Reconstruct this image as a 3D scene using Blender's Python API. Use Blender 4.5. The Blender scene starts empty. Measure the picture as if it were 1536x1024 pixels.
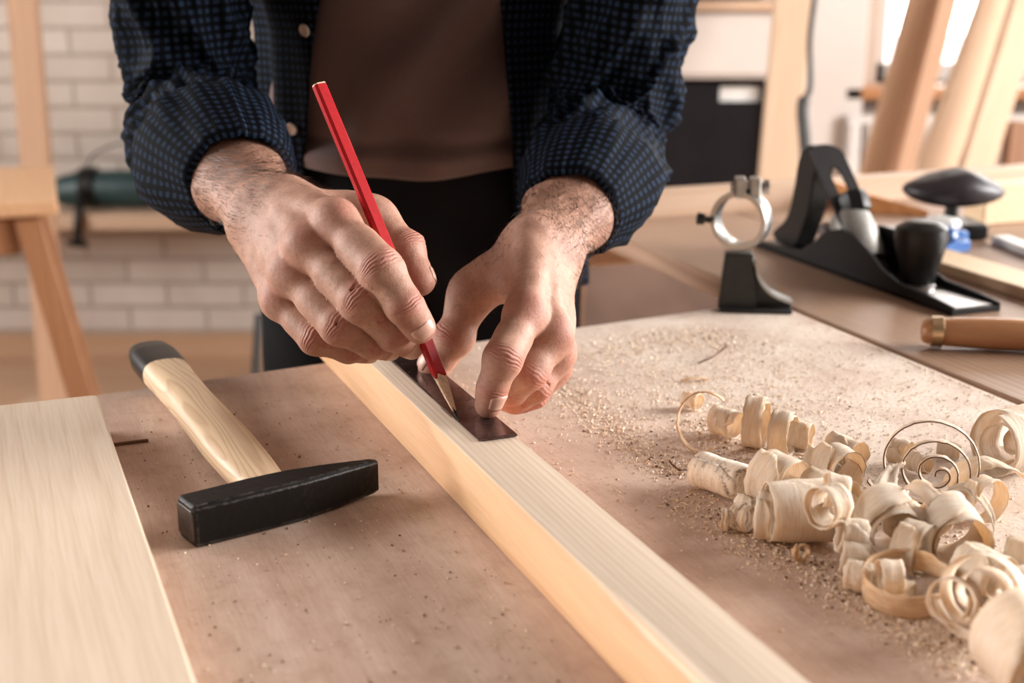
import bpy, math, random
import numpy as np
from mathutils import Vector, Matrix, noise as mnoise

# ------------------------------------------------------------------ frame
FPX = 2050.0
PITCH = math.atan(572 / 2050)
T = 0.853                                   # height of the work table top
CAM = np.array([0, 0, T + .327])
FW = np.array([0, math.cos(PITCH), -math.sin(PITCH)])
UP = np.array([0, math.sin(PITCH), math.cos(PITCH)])
RT = np.array([1.0, 0, 0])
ANG = math.radians(21.7)                    # the table runs this far left of straight ahead
E1 = np.array([-math.sin(ANG), math.cos(ANG), 0])
E2 = np.array([math.cos(ANG), math.sin(ANG), 0])
EZ = np.array([0, 0, 1.0])
rng = np.random.default_rng(7)
random.seed(7)


def J(u, v, d):
    return CAM + d * (FW + RT * (u - 768) / FPX + UP * (512 - v) / FPX)


def G(u, v, z):
    r = FW + RT * (u - 768) / FPX + UP * (512 - v) / FPX
    return CAM + r * ((z - CAM[2]) / r[2])


def TF(e1, e2, z=0.0):
    return E1 * e1 + E2 * e2 + np.array([0, 0, T + z])


def unit(v):
    v = np.asarray(v, float)
    return v / (np.linalg.norm(v) + 1e-12)


COL = bpy.context.scene.collection


# ------------------------------------------------------------------ materials
class NT:
    def __init__(self, name):
        self.m = bpy.data.materials.new(name)
        self.m.use_nodes = True
        self.t = self.m.node_tree
        self.n = self.t.nodes
        self.b = self.n['Principled BSDF']
        self.out = self.n['Material Output']

    def add(self, kind, **kw):
        n = self.n.new(kind)
        for k, v in kw.items():
            setattr(n, k, v)
        return n

    def link(self, a, b):
        self.t.links.new(a, b)

    def coord(self, kind='Object', scale=(1, 1, 1), rot=(0, 0, 0)):
        c = self.add('ShaderNodeTexCoord')
        mp = self.add('ShaderNodeMapping')
        mp.inputs['Scale'].default_value = scale
        mp.inputs['Rotation'].default_value = rot
        self.link(c.outputs[kind], mp.inputs['Vector'])
        return mp.outputs['Vector']

    def noise(self, vec, scale, detail=4, rough=.55, dist=0):
        n = self.add('ShaderNodeTexNoise')
        n.inputs['Scale'].default_value = scale
        n.inputs['Detail'].default_value = detail
        n.inputs['Roughness'].default_value = rough
        n.inputs['Distortion'].default_value = dist
        if vec is not None:
            self.link(vec, n.inputs['Vector'])
        return n.outputs['Fac']

    def ramp(self, fac, stops, interp='LINEAR'):
        r = self.add('ShaderNodeValToRGB')
        r.color_ramp.interpolation = interp
        e = r.color_ramp.elements
        while len(e) < len(stops):
            e.new(.5)
        for i, (p, c) in enumerate(stops):
            e[i].position = p
            e[i].color = (*c, 1) if len(c) == 3 else c
        self.link(fac, r.inputs['Fac'])
        return r.outputs['Color']

    def mix(self, fac, a, b, mode='MIX'):
        m = self.add('ShaderNodeMix', data_type='RGBA', blend_type=mode)
        for s, i in ((fac, 0), (a, 6), (b, 7)):
            if hasattr(s, 'is_linked'):
                self.link(s, m.inputs[i])
            elif i == 0:
                m.inputs[0].default_value = s
            else:
                m.inputs[i].default_value = (*s, 1)
        return m.outputs[2]

    def math(self, op, a, b=0.0):
        m = self.add('ShaderNodeMath', operation=op)
        for i, s in enumerate((a, b)):
            if hasattr(s, 'is_linked'):
                self.link(s, m.inputs[i])
            else:
                m.inputs[i].default_value = s
        return m.outputs[0]

    def bump(self, h, strength=.3, dist=.001, prev=None):
        b = self.add('ShaderNodeBump')
        b.inputs['Strength'].default_value = strength
        b.inputs['Distance'].default_value = dist
        self.link(h, b.inputs['Height'])
        if prev is not None:
            self.link(prev, b.inputs['Normal'])
        return b.outputs['Normal']

    def color(self, c):
        if hasattr(c, 'is_linked'):
            self.link(c, self.b.inputs['Base Color'])
        else:
            self.b.inputs['Base Color'].default_value = (*c, 1)

    def normal(self, n):
        self.link(n, self.b.inputs['Normal'])

    def set(self, **kw):
        for k, v in kw.items():
            self.b.inputs[k.replace('_', ' ')].default_value = v


def plain(name, c, rough=.5, metal=0.0, noise_amt=.15, nscale=40, bump=.1, **kw):
    t = NT(name)
    v = t.coord('Object')
    f = t.noise(v, nscale, 5)
    d = tuple(x * (1 - noise_amt) for x in c)
    l = tuple(min(1, x * (1 + noise_amt)) for x in c)
    t.color(t.ramp(f, [(.3, d), (.7, l)]))
    t.set(Roughness=rough, Metallic=metal)
    if bump:
        t.normal(t.bump(f, bump, .0008))
    for k, x in kw.items():
        t.b.inputs[k].default_value = x
    return t.m


def wood(name, light, dark, axis=1, ring=90, rough=.55, fine=1.0, knots=0.0, wave_mix=.6, warp=.012, across=(1.0, .45)):
    """grain runs along the local axis; growth rings show as lines along it"""
    t = NT(name)
    o = [i for i in (0, 1, 2) if i != axis]
    sc = [1.0, 1.0, 1.0]
    sc[axis] = .12
    v = t.coord('Object', tuple(sc))
    w = t.noise(v, 11, 3, .5, .3)
    c0 = t.add('ShaderNodeTexCoord')
    sp = t.add('ShaderNodeSeparateXYZ')
    t.link(c0.outputs['Object'], sp.inputs[0])
    ax = 'XYZ'
    a = t.math('MULTIPLY', sp.outputs[ax[o[0]]], across[0])
    b = t.math('MULTIPLY', sp.outputs[ax[o[1]]], across[1])
    u = t.math('ADD', t.math('ADD', a, b), t.math('MULTIPLY', w, warp * 6))
    fr = t.math('FRACT', t.math('MULTIPLY', u, ring))
    sf = [1.0, 1.0, 1.0]
    sf[axis] = .025
    vf = t.coord('Object', tuple(sf))
    f = t.noise(vf, 600 * fine, 3, .6)
    line = t.ramp(fr, [(0, (0, 0, 0)), (.45, (.12, .12, .12)), (.86, (.9, .9, .9)), (1, (0, 0, 0))])
    bw = t.add('ShaderNodeRGBToBW')
    t.link(line, bw.inputs[0])
    st = t.noise(t.coord('Object', tuple(sf)), 60, 2, .5)
    amt = t.math('MULTIPLY', t.math('MULTIPLY', bw.outputs[0], wave_mix), t.math('ADD', st, .45))
    c = t.mix(amt, light, dark)
    c = t.mix(.5, c, t.ramp(f, [(.32, (.80, .76, .72)), (.6, (1, 1, 1))]), 'MULTIPLY')
    big = t.noise(t.coord('Object', tuple(sc)), 7, 3)
    c = t.mix(.4, c, t.ramp(big, [(.3, (.78, .70, .64)), (.65, (1, 1, 1))]), 'MULTIPLY')
    if knots:
        vo = t.add('ShaderNodeTexVoronoi')
        vo.inputs['Scale'].default_value = knots
        kv = [1.0, 1.0, 1.0]
        kv[axis] = .45
        t.link(t.coord('Object', tuple(kv)), vo.inputs['Vector'])
        k = t.ramp(vo.outputs['Distance'], [(.015, (.25, .12, .06)), (.05, (1, 1, 1))])
        c = t.mix(.8, c, k, 'MULTIPLY')
    t.color(c)
    t.set(Roughness=rough)
    t.normal(t.bump(t.math('ADD', f, bw.outputs[0]), .2, .0003))
    return t.m


M = {}
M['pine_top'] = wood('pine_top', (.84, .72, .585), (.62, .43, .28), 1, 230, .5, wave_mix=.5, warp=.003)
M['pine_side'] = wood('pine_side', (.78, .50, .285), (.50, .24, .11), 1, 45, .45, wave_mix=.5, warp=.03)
M['board_pine'] = wood('board_pine', (.80, .66, .52), (.62, .45, .31), 1, 70, .5, knots=6, wave_mix=.38, warp=.012)
M['oak_bench'] = wood('oak_bench', (.40, .26, .18), (.16, .085, .05), 1, 120, .45, wave_mix=.6, warp=.005)
M['rail_wood'] = wood('rail_wood', (.55, .39, .28), (.5, .32, .2), 0, 60, .5)
M['strip_wood'] = wood('strip_wood', (.78, .60, .40), (.56, .38, .22), 1, 90, .5)
M['stool_wood'] = wood('stool_wood', (.34, .16, .075), (.2, .085, .035), 2, 60, .5)
M['stool_top'] = wood('stool_top', (.58, .35, .20), (.46, .25, .12), 1, 60, .5)
M['plank_pale'] = wood('plank_pale', (.60, .43, .30), (.50, .31, .18), 2, 60, .6, knots=4, warp=.03)
M['plank_warm'] = wood('plank_warm', (.44, .265, .16), (.28, .145, .075), 2, 60, .6)
M['plank_brown'] = wood('plank_brown', (.26, .12, .05), (.14, .06, .025), 2, 40, .6)
M['floor_wood'] = wood('floor_wood', (.52, .33, .21), (.42, .25, .14), 0, 14, .45)
M['brown_wood'] = wood('brown_wood', (.40, .18, .07), (.24, .10, .04), 0, 60, .4)
M['handle_wood'] = wood('handle_wood', (.82, .62, .41), (.36, .17, .08), 1, 110, .42, fine=.4, wave_mix=.5, warp=.05)
M['chisel_wood'] = wood('chisel_wood', (.50, .25, .12), (.28, .12, .05), 0, 90, .22)
M['wedge_wood'] = wood('wedge_wood', (.56, .25, .09), (.36, .14, .05), 1, 60, .4)
M['black_iron'] = plain('black_iron', (.018, .016, .016), .38, .3, .4, 120, .5)
M['japanned'] = plain('japanned', (.009, .0075, .0085), .42, 0, .2, 60, .15, **{'Specular IOR Level': .3})
M['steel'] = plain('steel', (.42, .40, .39), .28, 1, .15, 60, .1)
M['worn_steel'] = plain('worn_steel', (.10, .085, .08), .4, .7, .3, 150, .3)
M['grey_cast'] = plain('grey_cast', (.30, .29, .27), .45, .3, .15, 80, .2)
M['stand_metal'] = plain('stand_metal', (.022, .022, .022), .45, .3, .2, 60, .2)
M['ring_metal'] = plain('ring_metal', (.36, .36, .35), .3, .85, .2, 60, .2)
M['black_plastic'] = plain('black_plastic', (.006, .0055, .0055), .35, 0, .2, 60, .05, **{'Specular IOR Level': .35})
M['leather'] = plain('leather', (.016, .012, .015), .45, 0, .35, 60, .6)
M['blue_plastic'] = plain('blue_plastic', (.02, .09, .28), .3, 0, .2, 60, .1)
M['white_plastic'] = plain('white_plastic', (.75, .74, .72), .4, 0, .05, 30, .05)
M['brass'] = plain('brass', (.62, .45, .28), .28, 1, .15, 80, .1)
M['crate'] = plain('crate', (.006, .005, .006), .6, 0, .3, 10, .1, **{'Specular IOR Level': .15})
M['cabinet'] = plain('cabinet', (.50, .45, .41), .6, 0, .04, 4, .05)
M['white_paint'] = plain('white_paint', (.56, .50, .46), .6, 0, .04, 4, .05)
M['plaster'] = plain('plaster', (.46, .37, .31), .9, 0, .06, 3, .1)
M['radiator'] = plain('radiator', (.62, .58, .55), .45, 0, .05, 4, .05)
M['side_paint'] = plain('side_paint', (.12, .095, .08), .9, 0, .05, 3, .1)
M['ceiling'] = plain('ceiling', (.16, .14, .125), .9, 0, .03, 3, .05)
M['cord'] = plain('cord', (.02, .016, .015), .5, 0, .1, 10, 0)
M['green_tool'] = plain('green_tool', (.012, .04, .042), .45, 0, .2, 20, .05)
M['button'] = plain('button', (.62, .50, .42), .3, 0, .2, 300, .1)
M['red_paint'] = plain('red_paint', (.42, .009, .015), .28, 0, .12, 300, .1)
M['pencil_wood'] = plain('pencil_wood', (.66, .46, .32), .6, 0, .2, 400, .4)
M['graphite'] = plain('graphite', (.02, .02, .022), .35, .4, .3, 400, .2)
M['shade_panel'] = plain('shade_panel', (.17, .11, .085), .6, 0, .25, 6, .05)  # wall shade put into the colour of the panel under the cabinet
M['dark_trim'] = plain('dark_trim', (.10, .05, .03), .5, 0, .2, 10, .1)
M['nail'] = plain('nail', (.56, .33, .255), .36, 0, .06, 200, .05)
M['hair'] = plain('hair', (.035, .015, .010), .5, 0, .2, 100, 0)
M['bark_edge'] = plain('bark_edge', (.09, .035, .02), .6, 0, .2, 200, .1)  # dark brown bark along the edges of some shavings
M['speck'] = plain('speck', (.14, .065, .035), .8, 0, .3, 200, .1)
M['dust_light'] = plain('dust_light', (.86, .74, .60), .8, 0, .1, 200, .1)
M['dust_mid'] = plain('dust_mid', (.70, .53, .39), .8, 0, .1, 200, .1)
M['socks'] = plain('socks', (.02, .02, .03), .9)


def mat_plywood():
    t = NT('plywood_board')
    v = t.coord('Object')
    vs = t.coord('Object', (1, .12, 1))
    a = t.noise(vs, 30, 6, .6, .5)
    c = t.ramp(a, [(.3, (.56, .395, .31)), (.5, (.67, .50, .405)), (.72, (.76, .595, .50))])
    st = t.noise(v, 7, 5, .6, .8)
    c = t.mix(.6, c, t.ramp(st, [(.3, (.72, .62, .56)), (.55, (1, 1, 1))]), 'MULTIPLY')
    fg = t.noise(t.coord('Object', (1, .04, 1)), 900, 3, .7)
    c = t.mix(.45, c, t.ramp(fg, [(.36, (.72, .64, .58)), (.56, (1, 1, 1))]), 'MULTIPLY')
    bl = t.noise(v, 46, 6, .75)
    c = t.mix(.35, c, t.ramp(bl, [(.36, (.66, .54, .46)), (.52, (1, 1, 1))]), 'MULTIPLY')
    # film of pale dust on the right hand side of the board
    dn = t.noise(v, 320, 5, .75)
    geo = t.add('ShaderNodeTexCoord')
    sep = t.add('ShaderNodeSeparateXYZ')
    t.link(geo.outputs['Object'], sep.inputs[0])
    m = t.math('SUBTRACT', sep.outputs['X'], .34)
    m = t.math('MULTIPLY', m, 5.0)
    mc = t.add('ShaderNodeClamp')
    t.link(m, mc.inputs[0])
    pat = t.ramp(dn, [(.34, (.15, .15, .15)), (.55, (1, 1, 1))])
    bw = t.add('ShaderNodeRGBToBW')
    t.link(pat, bw.inputs[0])
    big = t.ramp(t.noise(v, 14, 4, .6), [(.35, (.3, .3, .3)), (.6, (.95, .95, .95))])
    bw2 = t.add('ShaderNodeRGBToBW')
    t.link(big, bw2.inputs[0])
    fac = t.math('MULTIPLY', t.math('MULTIPLY', bw.outputs[0], mc.outputs[0]), bw2.outputs[0])
    c = t.mix(fac, c, (.87, .76, .65))
    # fine dark scratches
    sc = t.noise(t.coord('Object', (1, .09, 1), (0, 0, .35)), 260, 2, .5)
    c = t.mix(.14, c, t.ramp(sc, [(.28, (.55, .42, .35)), (.34, (1, 1, 1))]), 'MULTIPLY')
    t.color(c)
    t.set(Roughness=.62)
    h = t.math('ADD', t.math('MULTIPLY', fac, 1.2), t.math('MULTIPLY', a, .4))
    t.normal(t.bump(h, .45, .0009))
    return t.m


def mat_brick():
    t = NT('white_brick')
    c = t.add('ShaderNodeTexCoord')
    sep = t.add('ShaderNodeSeparateXYZ')
    t.link(c.outputs['Object'], sep.inputs[0])
    cmb = t.add('ShaderNodeCombineXYZ')
    t.link(sep.outputs['X'], cmb.inputs['X'])
    t.link(sep.outputs['Z'], cmb.inputs['Y'])
    b = t.add('ShaderNodeTexBrick')
    t.link(cmb.outputs[0], b.inputs['Vector'])
    b.inputs['Scale'].default_value = 1.0
    b.inputs['Brick Width'].default_value = .235
    b.inputs['Row Height'].default_value = .076
    b.inputs['Mortar Size'].default_value = .006
    b.inputs['Mortar Smooth'].default_value = .4
    b.inputs['Bias'].default_value = .0
    b.inputs['Color1'].default_value = (.60, .53, .475, 1)
    b.inputs['Color2'].default_value = (.52, .45, .395, 1)
    b.inputs['Mortar'].default_value = (.40, .325, .27, 1)
    n = t.noise(cmb.outputs[0], 9, 5, .6)
    cc = t.mix(.6, b.outputs['Color'], t.ramp(n, [(.3, (.82, .78, .76)), (.7, (1, 1, 1))]), 'MULTIPLY')
    t.color(cc)
    t.set(Roughness=.75)
    inv = t.math('SUBTRACT', 1.0, b.outputs['Fac'])
    h = t.math('ADD', inv, t.math('MULTIPLY', n, .5))
    t.normal(t.bump(h, .8, .008))
    return t.m


def mat_skin():
    t = NT('skin')
    v = t.coord('Object')
    n1 = t.noise(v, 60, 5, .6)
    base = t.ramp(n1, [(.3, (.37, .195, .135)), (.7, (.51, .30, .22))])
    at = t.add('ShaderNodeAttribute', attribute_name='tint')
    sep = t.add('ShaderNodeSeparateColor')
    t.link(at.outputs['Color'], sep.inputs[0])
    c = t.mix(sep.outputs[0], base, (.42, .135, .10))
    c = t.mix(t.math('MULTIPLY', sep.outputs[1], .5), c, (.36, .17, .10))
    sp = t.noise(v, 420, 3, .6)
    c = t.mix(.35, c, t.ramp(sp, [(.38, (.72, .6, .55)), (.55, (1, 1, 1))]), 'MULTIPLY')
    t.color(c)
    t.set(Roughness=.55)
    t.b.inputs['Subsurface Weight'].default_value = .12
    t.b.inputs['Subsurface Radius'].default_value = (1, .35, .18)
    t.b.inputs['Subsurface Scale'].default_value = .004
    t.b.inputs['Specular IOR Level'].default_value = .38
    vo = t.add('ShaderNodeTexVoronoi')
    vo.feature = 'DISTANCE_TO_EDGE'
    vo.inputs['Scale'].default_value = 700
    t.link(t.coord('Object', (1, 1, .6)), vo.inputs['Vector'])
    h1 = t.ramp(vo.outputs['Distance'], [(0, (0, 0, 0)), (.12, (1, 1, 1))])
    nb = t.bump(h1, .22, .0003)
    nn = t.noise(v, 180, 5, .65)
    nb = t.bump(nn, .4, .0012, nb)
    t.normal(nb)
    return t.m


def mat_plaid(name, dark, mid, light, cell=.0037, rough=.8):
    t = NT(name)
    uv = t.add('ShaderNodeUVMap')
    sep = t.add('ShaderNodeSeparateXYZ')
    # slight wobble of the weave
    ns = t.add('ShaderNodeTexNoise')
    ns.inputs['Scale'].default_value = 30
    t.link(uv.outputs[0], ns.inputs['Vector'])
    vm = t.add('ShaderNodeVectorMath', operation='SCALE')
    t.link(ns.outputs['Color'], vm.inputs[0])
    vm.inputs['Scale'].default_value = .002
    va = t.add('ShaderNodeVectorMath', operation='ADD')
    t.link(uv.outputs[0], va.inputs[0])
    t.link(vm.outputs[0], va.inputs[1])
    t.link(va.outputs[0], sep.inputs[0])
    s = []
    for k in ('X', 'Y'):
        a = t.math('MULTIPLY', sep.outputs[k], math.pi * 2 / (2 * cell))
        a = t.math('SINE', a)
        a = t.math('MULTIPLY_ADD' if False else 'MULTIPLY', a, 3.0)
        cl = t.add('ShaderNodeClamp')
        t.link(t.math('ADD', a, .5), cl.inputs[0])
        s.append(cl.outputs[0])
    tot = t.math('MULTIPLY', t.math('ADD', s[0], s[1]), .5)
    c = t.ramp(tot, [(0, dark), (.5, mid), (1, light)])
    th = t.add('ShaderNodeTexNoise')
    th.inputs['Scale'].default_value = 900
    t.link(uv.outputs[0], th.inputs['Vector'])
    c = t.mix(.5, c, t.ramp(th.outputs['Fac'], [(.3, (.6, .6, .6)), (.7, (1, 1, 1))]), 'MULTIPLY')
    t.color(c)
    t.set(Roughness=rough)
    t.b.inputs['Sheen Weight'].default_value = .0
    t.b.inputs['Sheen Tint'].default_value = (.35, .5, .8, 1)
    t.b.inputs['Specular IOR Level'].default_value = .07
    t.normal(t.bump(th.outputs['Fac'], .3, .0006))
    return t.m


def mat_cloth(name, c, rough=.85, sheen=.1):
    t = NT(name)
    v = t.coord('Object')
    n = t.noise(v, 900, 3, .6)
    t.color(t.ramp(n, [(.3, tuple(x * .75 for x in c)), (.7, c)]))
    t.set(Roughness=rough)
    t.b.inputs['Sheen Weight'].default_value = sheen
    t.b.inputs['Specular IOR Level'].default_value = .15
    t.normal(t.bump(n, .25, .0005))
    return t.m


def mat_shaving(name, warm=0.0):
    t = NT(name)
    uv = t.add('ShaderNodeUVMap')
    mp = t.add('ShaderNodeMapping')
    mp.inputs['Scale'].default_value = (6, 1, 1)
    t.link(uv.outputs[0], mp.inputs['Vector'])
    n = t.noise(mp.outputs[0], 900, 3, .6)
    mp2 = t.add('ShaderNodeMapping')
    mp2.inputs['Scale'].default_value = (.15, 1, 1)
    t.link(uv.outputs[0], mp2.inputs['Vector'])
    n2 = t.noise(mp2.outputs[0], 620, 3, .6)
    a = (.96, .87, .74) if not warm else (.90, .70, .48)
    b = (.86, .68, .48) if not warm else (.72, .47, .27)
    c = t.ramp(n2, [(.36, b), (.56, a)])
    t.color(c)
    t.set(Roughness=.5)
    h = t.math('ADD', t.math('MULTIPLY', n, .6), n2)
    nb = t.bump(h, .9, .0007)
    t.normal(nb)
    tr = t.add('ShaderNodeBsdfTranslucent')
    tr.inputs['Color'].default_value = (.95, .72, .47, 1)
    ms = t.add('ShaderNodeMixShader')
    ms.inputs[0].default_value = .3
    t.link(t.b.outputs[0], ms.inputs[1])
    t.link(tr.outputs[0], ms.inputs[2])
    t.link(ms.outputs[0], t.out.inputs['Surface'])
    return t.m


def mat_birch():
    """shaving with the grey bark marks"""
    t = NT('shaving_marked')
    uv = t.add('ShaderNodeUVMap')
    n2 = t.noise(uv.outputs[0], 120, 5, .7)
    mp = t.add('ShaderNodeMapping')
    mp.inputs['Scale'].default_value = (.15, 1, 1)
    t.link(uv.outputs[0], mp.inputs['Vector'])
    n3 = t.noise(mp.outputs[0], 500, 3)
    c = t.ramp(n3, [(.36, (.80, .66, .52)), (.56, (.92, .82, .69))])
    c = t.mix(.85, c, t.ramp(n2, [(.36, (.22, .17, .15)), (.47, (1, 1, 1))]), 'MULTIPLY')
    t.color(c)
    t.set(Roughness=.5)
    t.normal(t.bump(n3, .4, .0006))
    return t.m


def mat_blade():
    t = NT('dark_polished_blade')
    v = t.coord('Object')
    n = t.noise(v, 60, 6, .7)
    t.color(t.ramp(n, [(.35, (.10, .055, .05)), (.7, (.22, .15, .14))]))
    t.set(Metallic=.85)
    r = t.ramp(t.noise(v, 130, 5, .7), [(.3, (.10, .10, .10)), (.7, (.32, .32, .32))])
    t.link(r, t.b.inputs['Roughness'])
    t.normal(t.bump(n, .08, .0003))
    return t.m


def mat_hammer():
    t = NT('black_hammer_paint')
    v = t.coord('Object')
    n = t.noise(v, 210, 6, .7)
    base = t.ramp(n, [(.25, (.12, .10, .09)), (.29, (.0055, .005, .005)), (1, (.009, .008, .008))])
    bv = t.add('ShaderNodeBevel', samples=4)
    bv.inputs['Radius'].default_value = .0011
    ge = t.add('ShaderNodeNewGeometry')
    vm = t.add('ShaderNodeVectorMath', operation='DOT_PRODUCT')
    t.link(bv.outputs[0], vm.inputs[0]); t.link(ge.outputs['True Normal'], vm.inputs[1])
    e = t.math('MULTIPLY', t.math('SUBTRACT', 1.0, vm.outputs['Value']), 9.0)
    n3 = t.noise(t.coord('Object', (1, 1, 1)), 260, 4, .7)
    e = t.math('MULTIPLY', e, t.math('MULTIPLY', t.math('SUBTRACT', n3, .44), 9.0))
    cl = t.add('ShaderNodeClamp'); t.link(e, cl.inputs[0])
    t.color(t.mix(cl.outputs[0], base, (.34, .29, .27)))
    t.set(Roughness=.36)
    t.b.inputs['Specular IOR Level'].default_value = .2
    t.normal(t.bump(n, .6, .0007))
    return t.m


def emissive(name, c, s):
    t = NT(name)
    t.color(c)
    t.b.inputs['Emission Color'].default_value = (*c, 1)
    t.b.inputs['Emission Strength'].default_value = s
    return t.m


M['plywood'] = mat_plywood()
M['brick'] = mat_brick()
M['skin'] = mat_skin()
M['plaid'] = mat_plaid('plaid', (.0006, .0007, .0012), (.0022, .0036, .0072), (.015, .027, .054))
M['plaid_panel'] = M['plaid']
M['tshirt'] = mat_cloth('tshirt', (.14, .09, .084))
M['trousers'] = mat_cloth('trousers', (.004, .0036, .0055), sheen=0.0)
M['shaving'] = mat_shaving('shaving')
M['shaving_warm'] = mat_shaving('shaving_warm', 1)
M['shaving_marked'] = mat_birch()
M['blade'] = mat_blade()
M['hammer'] = mat_hammer()


# ------------------------------------------------------------------ mesh helpers
def tag(o, label=None, cat=None, group=None, kind=None):
    if label: o['label'] = label
    if cat: o['category'] = cat
    if group: o['group'] = group
    if kind: o['kind'] = kind
    return o


def adopt(o, parent):
    if parent is not None:
        bpy.context.view_layer.update()
        o.parent = parent
        o.matrix_parent_inverse = parent.matrix_world.inverted()


def frame(loc, x=None, y=None, z=None):
    """matrix from two given axes"""
    if x is not None and z is not None:
        x = unit(x); z = unit(np.asarray(z) - x * np.dot(z, x)); y = np.cross(z, x)
    elif y is not None and z is not None:
        y = unit(y); z = unit(np.asarray(z) - y * np.dot(z, y)); x = np.cross(y, z)
    elif z is not None:
        z = unit(z); h = np.array([1, 0, 0]) if abs(z[0]) < .9 else np.array([0, 1, 0])
        x = unit(np.cross(h, z)); y = np.cross(z, x)
    m = Matrix.Identity(4)
    for i in range(3):
        m[i][0], m[i][1], m[i][2], m[i][3] = float(x[i]), float(y[i]), float(z[i]), float(loc[i])
    return m


def mk(name, verts, faces, mat, parent=None, mtx=None, smooth=False, uv=None, mats=None, fmat=None, auto=None):
    me = bpy.data.meshes.new(name)
    me.from_pydata([tuple(map(float, v)) for v in verts], [], [tuple(map(int, f)) for f in faces])
    if mats:
        for m in mats: me.materials.append(m)
        if fmat is not None:
            me.polygons.foreach_set('material_index', np.asarray(fmat, dtype=np.int32))
    else:
        me.materials.append(mat)
    if smooth:
        me.polygons.foreach_set('use_smooth', np.ones(len(me.polygons), dtype=bool))
    if uv is not None:
        l = me.uv_layers.new(name='UVMap')
        idx = np.zeros(len(me.loops), dtype=np.int32)
        me.loops.foreach_get('vertex_index', idx)
        l.data.foreach_set('uv', np.asarray(uv, dtype=np.float32)[idx].ravel())
    me.update()
    if auto is not None:
        me.polygons.foreach_set('use_smooth', np.ones(len(me.polygons), dtype=bool))
        me.set_sharp_from_angle(angle=math.radians(auto))
    o = bpy.data.objects.new(name, me)
    COL.objects.link(o)
    if mtx is not None: o.matrix_world = mtx
    adopt(o, parent)
    return o


def empty(name, loc, label, cat, group=None, mtx=None):
    o = bpy.data.objects.new(name, None)
    o.empty_display_size = .05
    COL.objects.link(o)
    o.matrix_world = mtx if mtx is not None else Matrix.Translation(Vector([float(a) for a in loc]))
    tag(o, label, cat, group)
    return o


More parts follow.
